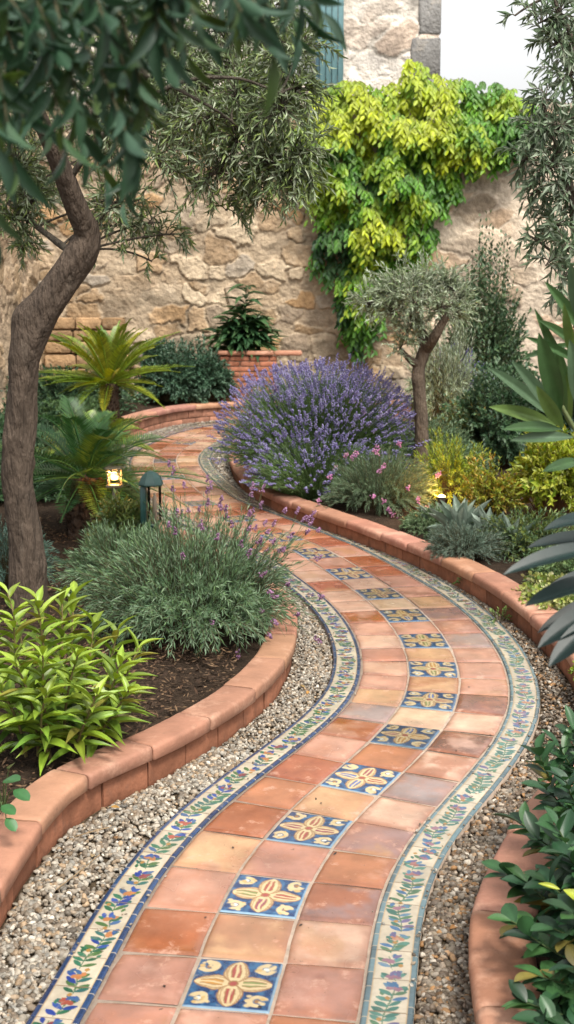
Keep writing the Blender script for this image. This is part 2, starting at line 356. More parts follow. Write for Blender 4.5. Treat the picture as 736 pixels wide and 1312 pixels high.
# kerb rails (outer face towards the gravel), from measurements on the picture
KL = np.array([(-.78, 1.9), (-.74, 2.4), (-.715, 2.86), (-.69, 3.27), (-.63, 3.62), (-.53, 3.80), (-.392, 3.99), (-.263, 4.21), (-.14, 4.47), (-.045, 4.74), (.018, 5.04), (.045, 5.35), (.045, 5.7), (0, 6.05), (-.09, 6.38), (-.24, 6.75), (-.42, 7.15), (-.62, 7.6), (-.80, 7.95), (-.98, 8.3), (-1.15, 8.75), (-1.32, 9.3)])
KFAR = np.array([(-1.72, 11.3), (-1.73, 11.9), (-1.69, 12.5), (-1.62, 13.0), (-1.52, 13.6), (-1.37, 14.15), (-1.14, 14.62), (-.74, 14.98), (-.2, 15.15), (.6, 15.2), (2.1, 15.2)])
KR = np.array([(.34, 1.6), (.375, 2.1), (.392, 2.45), (.415, 2.72), (.46, 2.93), (.55, 3.18), (.69, 3.5), (.86, 3.82), (1.01, 4.2), (1.10, 4.6), (1.135, 5.0), (1.125, 5.35), (1.08, 5.75), (1.03, 6.08), (.945, 6.43), (.82, 6.84), (.62, 7.34), (.40, 7.83), (.165, 8.30), (-.08, 8.84), (-.26, 9.40), (-.385, 10.0), (-.47, 10.6), (-.52, 11.2), (-.53, 11.8), (-.5, 12.4), (-.42, 13.0), (-.28, 13.5), (0, 13.9), (.4, 14.05), (1.2, 14.1), (2.1, 14.1)])
def rail(K, step=.02):
    P = crom(K, 16); P, s = resample(P, step); P[:, 0] = np.convolve(np.pad(P[:, 0], 6, mode='reflect', reflect_type='odd'), np.ones(13) / 13, 'valid'); P[:, 1] = np.convolve(np.pad(P[:, 1], 6, mode='reflect', reflect_type='odd'), np.ones(13) / 13, 'valid'); return P
def kerb(root, K, side, top, thick, width, stone, over=.025, col=(.41, .205, .135), seed=0, base=None, face_over=True, r=.014):
    """coping stones with rounded edges on a low brick wall. side=+1: bed lies to the right of travel"""
    rs = np.random.RandomState(seed); P = rail(K); T = nrm(np.gradient(P, axis=0)); N = np.stack([T[:, 1], -T[:, 0]], 1) * side
    s = np.concatenate([[0], np.cumsum(np.linalg.norm(np.diff(P, axis=0), axis=1))])
    def at(q): return np.stack([np.interp(q, s, P[:, i]) for i in (0, 1)], 1), np.stack([np.interp(q, s, N[:, i]) for i in (0, 1)], 1)
    a = np.linspace(0, math.pi / 2, 4)
    prof = [(r - r * math.cos(t), -r + r * math.sin(t)) for t in a] + [(width - r + r * math.sin(t), -r + r * math.cos(t)) for t in a] + [(width - r * .5 + r * .5 * math.cos(t), -thick + r * .5 - r * .5 * math.sin(t)) for t in a[:3]] + [(r * .5 - r * .5 * math.sin(t), -thick + r * .5 - r * .5 * math.cos(t)) for t in a[:3]]
    prof = np.array(prof); k = len(prof); mb = MB(); q0 = 0
    while q0 < s[-1] - .05:
        ln = stone * (.8 + .4 * rs.rand()); q1 = min(q0 + ln, s[-1]); n = 14
        tt = np.linspace(0, 1, n); tt = np.concatenate([[0, .012], tt[1:-1], [.988, 1]]); n = len(tt)
        q = q0 + .0042 + (q1 - q0 - .0084) * tt; C, Nn = at(q)
        sh = np.ones(n); ins = np.zeros(n); ins[0] = ins[-1] = .007
        dz = (rs.rand() - .5) * .005; off = (rs.rand() - .5) * .006; tilt = (rs.rand() - .5) * .006
        ctr = prof.mean(0); V = np.zeros((n, k, 3))
        for i in range(n):
            pf = prof + (ctr - prof) / np.linalg.norm(ctr - prof, axis=1, keepdims=True) * ins[i]
            V[i, :, :2] = C[i] + Nn[i] * (pf[:, :1] + off); V[i, :, 2] = top + dz + pf[:, 1] + tilt * (tt[i] - .5)
        V[..., 2] += .003 * (fbm(V[..., 0] * 22, V[..., 1] * 22, seed) - .5); V[..., :2] += (.004 * (fbm(V[..., 0] * 25 + 9, V[..., 1] * 25, seed + 3) - .5))[..., None]
        c = np.array(col) * (.88 + .26 * rs.rand()) * np.array([1, .94 + .14 * rs.rand(), .92 + .2 * rs.rand()])
        F = grid_faces(n, k, True)
        if side > 0: F = F[:, ::-1]
        mb.add(V.reshape(-1, 3), F, c)
        for i in (0, n - 1):
            cc = V[i].mean(0); j = np.arange(k); f = np.stack([j, (j + 1) % k, np.full(k, k)], 1)
            if (i == 0) != (side > 0): f = f[:, ::-1]
            mb.add(np.vstack([V[i], cc]), f, c)
        q0 = q1
    mb.build('coping', M_KERB, root)
    # wall underneath: bricks with mortar gaps
    mb = MB(); q0 = 0; zb, zt = -.06, top - thick; nc = max(1, round((zt - zb) / .1)); hgt = (zt - zb) / nc
    bl = .21
    for ci in range(nc):
        q0 = -bl / 2 * (ci % 2)
        while q0 < s[-1]:
            a0, a1 = max(0, q0 + .004), min(s[-1], q0 + bl - .004); q0 += bl
            if a1 - a0 < .03: continue
            n = 7; q = np.linspace(a0, a1, n); C, Nn = at(q); z0 = zb + ci * hgt + .003; z1 = zb + (ci + 1) * hgt - (.003 if ci < nc - 1 else 0)
            j = (rs.rand() - .5) * .006; pf = [(over + .004 + j, z0), (over + j, z0 + .006), (over + j, z1 - .006), (over + .004 + j, z1), (width - .02, z1), (width - .02, z0)]
            V = np.zeros((n, 6, 3))
            for i, (l, z) in enumerate(pf): V[:, i, :2] = C + Nn * l; V[:, i, 2] = z
            V[:, :4, :2] += ((fbm(V[:, :4, 0] * 30, V[:, :4, 2] * 30 + V[:, :4, 1] * 20, 8) - .5) * .006)[..., None]
            c = np.array(base if base is not None else (.36, .15, .085)) * (.75 + .45 * rs.rand())
            F = grid_faces(n, 6, True); F = F[:, ::-1] if side > 0 else F
            mb.add(V.reshape(-1, 3), F, c)
            for i in (0, n - 1):
                mb.add(V[i], np.array([[0, 1, 2, 3], [0, 3, 4, 5]]), c)
    # mortar core
    C, Nn = at(np.linspace(0, s[-1], 300)); V = np.zeros((300, 4, 3))
    for i, (l, z) in enumerate([(over + .009, zb), (over + .009, zt - .002), (width - .03, zt - .002), (width - .03, zb)]): V[:, i, :2] = C + Nn * l; V[:, i, 2] = z
    F = grid_faces(300, 4, True); mb.add(V.reshape(-1, 3), F[:, ::-1] if side > 0 else F, (.27, .17, .12))
    mb.build('brick_base', M_BRICK, root)

r = thing('garden_kerb', 'terracotta kerb curving round the lavender bed on the left of the path', 'kerb', (*KL[5], 0))
kerb(r, KL, -1, .122, .05, .135, .36, seed=3)
r = thing('garden_kerb', 'low pink rendered kerb wall around the far bend below the stone wall', 'kerb', (*KFAR[5], 0))
kerb(r, KFAR, -1, .19, .055, .2, .9, over=.03, seed=5, col=(.48, .24, .16), base=(.42, .20, .13))
r = thing('garden_kerb', 'long rounded terracotta kerb edging the planted bed right of the path', 'kerb', (*KR[10], 0))
kerb(r, KR, 1, .12, .05, .15, .40, seed=8, r=.02, col=(.45, .22, .14))

# soil beds
def bed(name, K, side, off, outer, z0, z1, label=None, nn=60):
    P = rail(K, .06); T = nrm(np.gradient(P, axis=0)); N = np.stack([T[:, 1], -T[:, 0]], 1) * side; A = P + N * off
    O, _ = resample(np.array(outer, float), .02); ii = np.linspace(0, len(O) - 1, len(A)).astype(int); O = O[ii]
    t = np.linspace(0, 1, nn) ** 1.6; V = A[:, None, :] + (O - A)[:, None, :] * t[None, :, None]
    z = z0 + (z1 - z0) * t[None, :] + .05 * (fbm(V[..., 0] * 4, V[..., 1] * 4, 21) - .5) * np.minimum(1, t * 30)[None]
    V = np.dstack([V, z]); mb = MB(); c = np.array((.045, .03, .02)) * (.7 + .7 * fbm(V[..., 0] * 9, V[..., 1] * 9, 3)).reshape(-1, 1)
    F = grid_faces(len(A), nn); mb.add(V.reshape(-1, 3), F[:, ::-1] if side < 0 else F, c); o = mb.build(name, M_SOIL); o['kind'] = 'structure'; return o
bed('soil_bed', KL, -1, .125, [(-3.4, 1.5), (-3.4, 9.6)], .075, .12)
bed('soil_bed', np.vstack([[(-1.32, 9.3), (-1.5, 10.3)], KFAR]), -1, .17, [(-3.4, 9.6), (-3.4, 15.95), (2.1, 15.95)], .13, .2)
bed('soil_bed', KR, 1, .14, [(4.6, 1.2), (4.8, 15.9), (2.2, 15.9)], .08, .16)

# ------------------------------------------------------------------ the path
path_mb = MB()
uu = np.linspace(K0, UMAX, 900); ll = np.array([-.4225, -.418, .418, .4225]); zz = np.array([-.05, -.0045, -.0045, -.05])
V = np.stack([S(uu, l, z) for l, z in zip(ll, zz)], 1); path_mb.add(V.reshape(-1, 3), grid_faces(len(uu), 4)[:, ::-1], (.42, .33, .26))
path = path_mb.build('path', M_GROUT); path['kind'] = 'structure'; path['label'] = 'winding garden path laid with terracotta and painted tiles'
PK = dict(p=(.52, .28, .20, .45), o=(.42, .17, .085, .55), d=(.29, .085, .03, .85), t=(.52, .31, .17, .45), m=(.27, .165, .15, .6), g=(.31, .24, .225, .7), w=(.60, .39, .28, .45), c=(.62, .44, .29, .45), r=(.34, .105, .055, .55), b=(.19, .085, .055, .7), v=(.42, .21, .155, .45))
ROWS = {-1: 'pvp', -.5: 'vpo', 0: 'v.v', .5: 'dtw', 1: 'p.m', 1.5: 'tvo', 2: 'd.m', 2.5: 'otw', 3: 'r.g', 3.5: 'pow', 4: 'd.b', 4.5: 'gcw', 5: 't.b', 5.5: 'ptp', 6: 'w.p', 6.5: 'vtp', 7: 'w.g', 7.5: 'ppv', 8: 'd.m', 8.5: 'wct', 9: 'w.p', 9.5: 'rwv', 10: 'w.r', 10.5: 'wpd', 11: 'p.p', 11.5: 'ctr', 12: 'p.o', 12.5: 'pow'}
MOTIF = [0, 1, 2, 3, 4, 5, 6, 7, 8, 9, 10, 11, 12, 13.5, 15, 18, 20, 23, 26]
rs = np.random.RandomState(4); tile_mb = MB(); KW = [-.300, -.104, .104, .300]
def motif_col(x, y, seed):
    rr = np.random.RandomState(seed); x0, y0 = x, y
    x = x + .10 * (fbm(x * 3, y * 3, seed) - .5); y = y + .10 * (fbm(x * 3 + 7, y * 3, seed + 1) - .5)
    n = fbm(x * 7 + 3, y * 7, seed + 2)[..., None]; C = lerp(np.array([.008, .032, .105]), np.array([.028, .10, .21]), sstep(.35, .75, n))
    def put(mask, c): nonlocal C; C = C * (1 - mask[..., None]) + np.array(c) * mask[..., None]
    cream = (.50, .39, .22); brown = (.24, .12, .05); e = .035
    for sx in (-1, 1):
        for sy in (-1, 1):
            cx, cy = .68 * sx, .66 * sy
            q = np.hypot(x - cx, y - cy); an = np.arctan2((y - cy) * sy, (x - cx) * sx)
            put((1 - sstep(.05, .05 + e, np.abs(q - .17))) * sstep(-.9, -.6, np.cos(an - 3.6)), cream)
            put(1 - sstep(.05, .09, np.hypot((x - cx), (y - cy))), (.62, .62, .55) if rr.rand() > .5 else brown)
            for k in range(7):
                bx, by = cx + rr.uniform(-.24, .2) * sx, cy + rr.uniform(-.26, .22) * sy; rw = rr.uniform(.02, .055)
                put(1 - sstep(rw, rw + e, np.hypot((x - bx) * rr.uniform(.6, 1.4), (y - by))), cream if rr.rand() > .25 else (.45, .3, .12))
    acc = [(.28, .06, .05), (.40, .2, .05), (.05, .12, .33), (.17, .2, .07), (.22, .05, .08)]
    for k, (dx, dy) in enumerate(((1, 0), (-1, 0), (0, 1), (0, -1))):
        l = x * dx + y * dy; w = -x * dy + y * dx; lc = .48; hl, hw = .43, .30
        t = np.clip((l - lc) / hl, -1, 1); prof = hw * np.sqrt(np.clip(1 - t * t, 0, 1)) * (1 - .12 * t) * (1 + .1 * (fbm(x * 5, y * 5, seed + 6) - .5))
        ins = prof - np.abs(w); on = (np.abs(l - lc) < hl) * 1.
        put(sstep(-.02, .02, ins) * on, brown); put(sstep(.02, .055, ins) * on, cream)
        ins2 = prof * .46 - np.abs(w - .015 * rr.uniform(-1, 1)); on2 = (np.abs(l - lc - .03) < hl * .66) * 1.; put((1 - sstep(.012, .03, np.abs(prof * .74 - np.abs(w)))) * on * .7, brown)
        put(sstep(0, .03, ins2) * on2, brown); put(sstep(.03, .055, ins2) * on2, acc[rr.randint(5)])
        put((1 - sstep(.018, .045, np.abs(w + .012 * np.sin(l * 9)))) * on2 * (ins2 > 0), cream)
    put(1 - sstep(.11, .14, np.hypot(x, y)), brown); put(1 - sstep(.07, .1, np.hypot(x, y)), acc[0])
    ed = np.maximum(np.abs(x0), np.abs(y0)); put(sstep(.95, .98, ed), (.2, .3, .38))
    return C
def one_tile(u0, u1, l0, l1, n, colfn, mb, rr, crown=.0015):
    g = .0037; du = g / max(.3, abs(arc(u1) - arc(u0))) * (u1 - u0); a = np.linspace(-1, 1, n)
    e = np.concatenate([[-1, -.975], a[1:-1], [.975, 1]]) if n < 20 else a
    A, B = np.meshgrid(e, e, indexing='ij')       # A along u, B across
    wob = .0012; du *= 1.15
    U = (u0 + u1) / 2 + A * ((u1 - u0) / 2 - du); Lx = (l0 + l1) / 2 + B * ((l1 - l0) / 2 - g)
    # slightly irregular, rounded corners
    P = S(U, Lx, 0.); P[..., 0] += (fbm(P[..., 0] * 14, P[..., 1] * 14, 5) - .5) * .005
    ed = np.maximum(np.abs(A), np.abs(B)); tx, ty, dz = (rr.rand(3) - .5) * np.array([.004, .004, .002])
    P[..., 2] = dz + tx * A + ty * B + crown * (1 - (A ** 2 + B ** 2) / 2) - .0045 * sstep(.955, 1.0, ed)
    mb.add(P.reshape(-1, 3), grid_faces(len(e), len(e))[:, ::-1], colfn(A, B).reshape(len(e) ** 2, -1))
decor = []
u = -1.5
while u < UMAX - .5:
    key = round(u * 2) / 2
    for c in range(3):
        if c == 1 and (key in MOTIF):
            mb = MB(); Y = S(u, 0)[1]; n = 72 if Y < 4 else 52 if Y < 5.5 else 36 if Y < 8 else 22
            sd = int(abs(u) * 10) * 7 + 11; tn = .7 + .6 * rs.rand(); flp = rs.choice([-1, 1])
            one_tile(u - .25, u + .25, KW[1], KW[2], n, lambda A, B: np.dstack([motif_col(B * flp, A, sd) * tn, np.ones(A.shape)]), mb, rs, .001)
            decor.append(mb.build('decorated_tile', M_GLAZE, path)); continue
        code = ROWS.get(key, None); k = code[c] if code and code[c] != '.' else 'powcvtrdwpp'[rs.randint(11)]
        col = np.array(PK[k]); col[:3] *= (.93 + .14 * rs.rand())
        sd = rs.randint(10000); edge = .15 + rs.rand() * .5; st_ = rs.rand() ** 1.2 * .9; stc = [(.30, .10, .045), (.46, .27, .2), (.24, .10, .07), (.44, .25, .12)][rs.randint(4)]
        def cf(A, B):
            f = fbm(A * 1.2 + sd, B * 1.2, sd); f2 = sstep(.52, .66, fbm(A * .8 + sd + 40, B * .8, sd + 3, 5)) * st_; q = np.dstack([lerp(col[i] * (.62 + .76 * f), stc[i], f2) for i in range(3)] + [col[3] * (.4 + 1.1 * f)])
            rim = sstep(.7, 1, np.maximum(np.abs(A), np.abs(B)) + .25 * (fbm(A * 4, B * 4 + sd, 2) - .5))[..., None] * edge
            q[..., :3] = q[..., :3] * (1 - rim) + np.array([.24, .10, .06]) * rim
            return q
        one_tile(u - .25, u + .25, KW[c], KW[c + 1], 19 if u < 6 else 13, cf, tile_mb, rs)
    u += .5
tile_mb.build('terracotta_tiles', M_TILE, path)
# painted border strips
def border(side):
    r2 = np.random.RandomState(30 + side); smax = _S[-1]; s0 = arc(-1.5)
    ss = []; q = s0
    while q < smax: Y = S(uarc(q), 0)[1]; ss.append(q); q += .0022 if Y < 3.6 else .0034 if Y < 5.5 else .006 if Y < 7.5 else .012
    ss = np.array(ss); w0, w1 = .3035, .4195; NL = 46
    lat = np.linspace(w0, w1, NL); x = (lat - w0) / (w1 - w0)
    SS, XX = np.meshgrid(ss, x, indexing='ij'); LT = lerp(w0, w1, XX); U = uarc(SS)
    C = np.zeros(SS.shape + (4,)); C[..., 3] = 1
    nz = fbm(SS * 25, XX * 3, 40 + side)[..., None]
    C[..., :3] = np.array([.52, .45, .34]) * (.8 + .36 * nz) * (.86 + .22 * _h(np.floor(SS / .1333), XX * 0, 77)[..., None])
    # painted sprigs, in metres: t across the cream band
    c0, c1 = .165, .835; t = (XX - .5) * (w1 - w0); sw = SS + .002 * (fbm(SS * 60, t * 60, 3) - .5); tw = t + .003 * (fbm(SS * 50, t * 50 + 3, 4) - .5)
    def blob(cs, ct, a, b, ang, colr, k=1.):
        i0, i1 = np.searchsorted(ss, [cs - max(a, b) * 1.6, cs + max(a, b) * 1.6]);
        if i1 <= i0: return
        ds = sw[i0:i1] - cs; dt = tw[i0:i1] - ct; lx = ds * math.cos(ang) + dt * math.sin(ang); ly = -ds * math.sin(ang) + dt * math.cos(ang)
        tl = np.clip(lx / a, -1, 1); inside = 1 - sstep(.75, 1.1, np.abs(ly) / (b * (1 - .45 * tl ** 2 + .12 * tl) * np.sqrt(np.clip(1 - tl ** 2, .01, 1))) ) * 1.
        inside = inside * (np.abs(lx) < a); m_ = (inside * k)[..., None]; C[i0:i1, :, :3] = C[i0:i1, :, :3] * (1 - m_) + np.array(colr) * (.8 + .4 * nz[i0:i1]) * m_
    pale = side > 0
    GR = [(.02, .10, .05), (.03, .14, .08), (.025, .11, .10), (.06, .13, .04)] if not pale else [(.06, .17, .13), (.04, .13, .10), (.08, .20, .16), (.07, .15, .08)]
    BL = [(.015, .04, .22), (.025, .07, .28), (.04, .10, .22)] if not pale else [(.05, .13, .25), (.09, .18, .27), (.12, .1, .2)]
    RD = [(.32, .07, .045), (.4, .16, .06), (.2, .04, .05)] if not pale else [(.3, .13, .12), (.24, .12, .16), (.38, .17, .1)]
    q = s0; i = 0
    while q < smax:
        ct = .009 * math.sin(q * 23)
        blob(q + .012, ct, .02, .0022, .3 * math.cos(q * 23), (.06, .14, .07), .9)
        if r2.rand() < .5: an = r2.choice([-1, 1]) * r2.uniform(.3, .9); blob(q + .01, ct + np.sign(an) * .026, .010, .0055, an * .5, GR[r2.randint(4)])
        for sg in (-1, 1):
            c = GR[r2.randint(4)] if r2.rand() > .24 else BL[r2.randint(len(BL))]
            an = sg * (.7 + .5 * r2.rand()); Ln = .0165 + .005 * r2.rand()
            blob(q + math.cos(an) * Ln + r2.rand() * .007, ct + math.sin(an) * Ln, Ln, .0074 + .002 * r2.rand(), an, c)
        if r2.rand() < .24:
            cc = RD[r2.randint(3)]
            for k in range(4):
                an = r2.rand() * 6.28; blob(q + .016 + math.cos(an) * .008, ct + math.sin(an) * .010, .0115, .0085, an, cc)
            for k in range(3): an = r2.uniform(-1, 1); blob(q + .03 + r2.uniform(-.004, .004), ct + r2.uniform(-.022, .022), .014, .0068, an, BL[r2.randint(len(BL))])
            q += .030
        if i % 4 == 1: blob(q + .012, ct + r2.uniform(-.024, .024), .008, .007, 0, (.34, .18, .05))
        q += .0185 + .005 * r2.rand(); i += 1
    # joints between border tiles
    tl = .1333; jm = 1 - sstep(.0008, .0026, np.minimum(SS % tl, tl - SS % tl)); C[..., :3] = C[..., :3] * (1 - .9 * jm[..., None]) + np.array([.2, .13, .08]) * .9 * jm[..., None]
    # ochre pin line and glazed liners at both edges
    for (a, b, dark) in ((0., .125, 1), (.875, 1., 1)):
        m_ = (sstep(a - .012, a + .004, XX) if a > .1 else 1.) * (1 - sstep(b - .012, b + .004, XX) if b < .9 else 1.)
        jl = .062 if a < .1 else .11; jj = 1 - sstep(.0006, .0026, np.abs(SS % jl - jl / 2)); n2 = fbm(SS * 40, XX * 2 + a * 9, 9)[..., None]; cell = _h(np.floor((SS + jl / 2) / jl), XX * 0 + a * 10, 3)[..., None]
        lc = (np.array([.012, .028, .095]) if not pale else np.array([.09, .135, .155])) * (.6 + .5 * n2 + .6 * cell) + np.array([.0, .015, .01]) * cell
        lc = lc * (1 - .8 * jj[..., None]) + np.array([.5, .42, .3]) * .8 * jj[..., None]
        m_ = np.broadcast_to(m_, SS.shape)[..., None]; C[..., :3] = C[..., :3] * (1 - m_) + lc * m_
    for a in (.135, .865):
        m_ = ((1 - sstep(.008, .02, np.abs(XX - a))) * .7)[..., None]; C[..., :3] = C[..., :3] * (1 - m_) + np.array([.42, .27, .12]) * m_
    TL_ = .1333; b0 = np.floor(SS / TL_); fr = SS / TL_ - b0; P = S(uarc(b0 * TL_), side * LT, 0.) * (1 - fr)[..., None] + S(uarc((b0 + 1) * TL_), side * LT, 0.) * fr[..., None]; P[..., 2] += (_h(b0, b0 * 0, 5) - .5) * .0016; ed = np.minimum(XX, 1 - XX); ln = np.minimum(np.abs(XX - .13), np.abs(XX - .87))
    P[..., 2] = .002 - .004 * (1 - sstep(0, .03, ed)) - .0018 * (1 - sstep(0, .012, ln)) - .0012 * jm
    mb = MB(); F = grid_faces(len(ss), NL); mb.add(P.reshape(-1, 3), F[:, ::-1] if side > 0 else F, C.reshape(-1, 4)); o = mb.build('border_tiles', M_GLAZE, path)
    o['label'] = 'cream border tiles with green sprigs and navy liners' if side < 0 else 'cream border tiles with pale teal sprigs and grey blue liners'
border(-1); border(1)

# ------------------------------------------------------------------ gravel
def ico():
    p = (1 + 5 ** .5) / 2; V = np.array([(-1, p, 0), (1, p, 0), (-1, -p, 0), (1, -p, 0), (0, -1, p), (0, 1, p), (0, -1, -p), (0, 1, -p), (p, 0, -1), (p, 0, 1), (-p, 0, -1), (-p, 0, 1.)]) / math.hypot(1, p)
    F = np.array([(0, 11, 5), (0, 5, 1), (0, 1, 7), (0, 7, 10), (0, 10, 11), (1, 5, 9), (5, 11, 4), (11, 10, 2), (10, 7, 6), (7, 1, 8), (3, 9, 4), (3, 4, 2), (3, 2, 6), (3, 6, 8), (3, 8, 9), (4, 9, 5), (2, 4, 11), (6, 2, 10), (8, 6, 7), (9, 8, 1)])
    return V, F
def sub(V, F):
    V = list(map(tuple, V)); c = {}; o = []
    def m(a, b):
        k = (min(a, b), max(a, b))
        if k not in c: v = np.array(V[a]) + np.array(V[b]); V.append(tuple(v / np.linalg.norm(v))); c[k] = len(V) - 1
        return c[k]
    for a, b, d in F: x, y, z = m(a, b), m(b, d), m(d, a); o += [(a, x, z), (b, y, x), (d, z, y), (x, y, z)]
    return np.array(V), np.array(o)
ICO0 = ico(); ICO1 = sub(*ICO0)
def pebbles(mb, P, r, pal, rs, T):
    TV, TF = T; m = len(P); k = len(TV)
    q = nrm(rs.randn(m, 4)); w, x, y, z = q.T
    Rm = np.stack([1 - 2 * (y * y + z * z), 2 * (x * y - z * w), 2 * (x * z + y * w), 2 * (x * y + z * w), 1 - 2 * (x * x + z * z), 2 * (y * z - x * w), 2 * (x * z - y * w), 2 * (y * z + x * w), 1 - 2 * (x * x + y * y)], -1).reshape(m, 3, 3)
    sc3 = np.stack([.9 + .5 * rs.rand(m), .7 + .35 * rs.rand(m), .5 + .35 * rs.rand(m)], 1)
    V = TV[None] * (1 + .26 * (rs.rand(m, k, 1) - .5)) * sc3[:, None] * r[:, None, None]
    V = np.einsum('mij,mkj->mki', Rm, V); V[..., 2] *= .8; V += P[:, None]
    F = TF[None] + (np.arange(m) * k)[:, None, None]; c = pick(rs, pal, m) * (.5 + .85 * rs.rand(m, 1))
    C = np.repeat(np.clip(c, 0, 1), k, 0) * (.92 + .16 * rs.rand(m * k, 1)); mb.add(V.reshape(-1, 3), F.reshape(-1, 3), C)
GREY = [(.36, .32, .26), (.44, .39, .31), (.26, .21, .155), (.55, .5, .42), (.16, .125, .09), (.36, .25, .15), (.32, .30, .26), (.22, .17, .12)]
BROWN = [(.26, .21, .15), (.38, .32, .25), (.15, .105, .07), (.46, .41, .34), (.34, .18, .07), (.09, .065, .045), (.2, .15, .11), (.12, .09, .06)]
def gravel(side, K, label):
    r3 = np.random.RandomState(50 + side); mb = MB(); base = MB(); kp = rail(K, .03)
    # gravel base sheet from border edge to kerb foot
    U = np.linspace(K0 + .2, UMAX - .5, 700); A = S(U, side * .419)[:, :2]
    def width(i_pt, n_):
        pts = kp - i_pt; d = pts @ n_; t = pts @ np.array([-n_[1], n_[0]]); ok = (np.abs(t) < .06) & (d > 0)
        return d[ok].min() if ok.any() else np.nan
    Nn = nrm(S(U, side * 1.)[:, :2] - S(U, 0)[:, :2]); wd = np.array([width(a, n_) for a, n_ in zip(A, Nn)]); ok = ~np.isnan(wd) & (wd < .6)
    wd = np.interp(U, U[ok], wd[ok]) if ok.any() else wd * 0 + .2
    wd = np.convolve(np.pad(wd, 3, mode='edge'), np.ones(7) / 7, 'valid') + .04
    t = np.linspace(0, 1, 14); V = A[:, None] + Nn[:, None] * (wd[:, None] * t)[..., None]
    mound = lambda tt, x, y: -.018 + .012 * np.sin(np.clip(tt, 0, 1) * math.pi) + .012 * (fbm(x * 9, y * 9, 6) - .5)
    Z = mound(t[None, :], V[..., 0], V[..., 1]) - .007; F = grid_faces(len(U), 14)
    base.add(np.dstack([V, Z]).reshape(-1, 3), F[:, ::-1] if side > 0 else F, np.array((.09, .065, .04)) * (.7 + .6 * fbm(V[..., 0] * 30, V[..., 1] * 30, 2)).reshape(-1, 1))
    b = base.build('gravel_bed', M_SOIL); b['kind'] = 'structure'
    sU = arc(U)
    for (y0, y1, dens, r0, r1, T) in ((2.2, 4.2, 12500, .0052, .0118, ICO1), (4.2, 6.6, 8500, .005, .0105, ICO0), (6.6, 15.2, 3500, .006, .012, ICO0)):
        sel = (A[:, 1] >= y0) & (A[:, 1] < y1); area = np.trapezoid(wd[sel], sU[sel]) if hasattr(np, 'trapezoid') else np.trapz(wd[sel], sU[sel]); m = int(abs(area) * dens)
        if m <= 0: continue
        uq = r3.choice(U[sel], m) + r3.rand(m) * (U[1] - U[0]); tt = r3.rand(m) * 1.0
        a = S(uq, side * .419)[:, :2]; nn = nrm(S(uq, side * 1.)[:, :2] - S(uq, 0)[:, :2]); w = np.interp(uq, U, wd)
        r = r0 + (r1 - r0) * r3.rand(m) ** 1.8; p = a + nn * ((w - .03) * tt + .008)[:, None]
        z = mound(tt, p[:, 0], p[:, 1]) + r3.rand(m) * .009 - .002
        z = np.minimum(z, .001 + .3 * tt * w)
        fr = r3.rand(m); mixc = BROWN if side > 0 else GREY
        pebbles(mb, np.column_stack([p, z]), r, mixc if y0 < 6 else GREY, r3, T)
    m = 150; uq = r3.uniform(0, 14, m); tt = r3.rand(m) ** 2.2 * .13; p = S(uq, side * (.418 - tt)); p[:, 2] = .004
    pebbles(mb, p, .0025 + .0035 * r3.rand(m), GREY, r3, ICO1)
    o = mb.build('gravel', M_PEB); tag(o, label, 'gravel', kind='stuff')
gravel(-1, np.vstack([KL, [(-1.5, 10.3)], KFAR]), 'pale grey gravel strip between the tiled path and the left kerbs')
gravel(1, KR, 'mixed brown and cream gravel strip along the right side of the path')

# mulch chips on the left soil
def chips(name, label, boxes, n, seed):
    r3 = np.random.RandomState(seed); mb = MB(); P = []
    for (x0, x1, y0, y1) in boxes: P.append(np.column_stack([r3.uniform(x0, x1, n), r3.uniform(y0, y1, n)]))
    P = np.vstack(P)
    kp = rail(KL, .05); d = np.array([P[i] - kp[np.argmin(((kp - P[i]) ** 2).sum(1))] for i in range(len(P))])
    keep = (d[:, 0] < -.05) & (np.linalg.norm(d, axis=1) > .15); P = P[keep]; m = len(P)
    z = .11 + .03 * (fbm(P[:, 0] * 4, P[:, 1] * 4, 21) - .5) - .012 + r3.rand(m) * .012
    D = nrm(np.column_stack([r3.randn(m, 2), r3.randn(m) * .25])); N = nrm(np.column_stack([r3.randn(m, 2) * .4, np.ones(m)]))
    col = pick(r3, [(.09, .05, .03), (.15, .09, .05), (.05, .03, .02), (.22, .14, .08), (.07, .045, .03)], m)
    leaves(mb, np.column_stack([P, z]), D, N, .012 + .035 * r3.rand(m) ** 2, .004 + .008 * r3.rand(m), col, T_SLIM, .3, r3)
    o = mb.build(name, M_MULCH); tag(o, label, 'mulch', kind='stuff')
chips('mulch', 'dark bark mulch covering the soil of the left bed', [(-1.6, -.2, 2.8, 5.2), (-1.8, -.4, 5.0, 8.2)], 9000, 7)

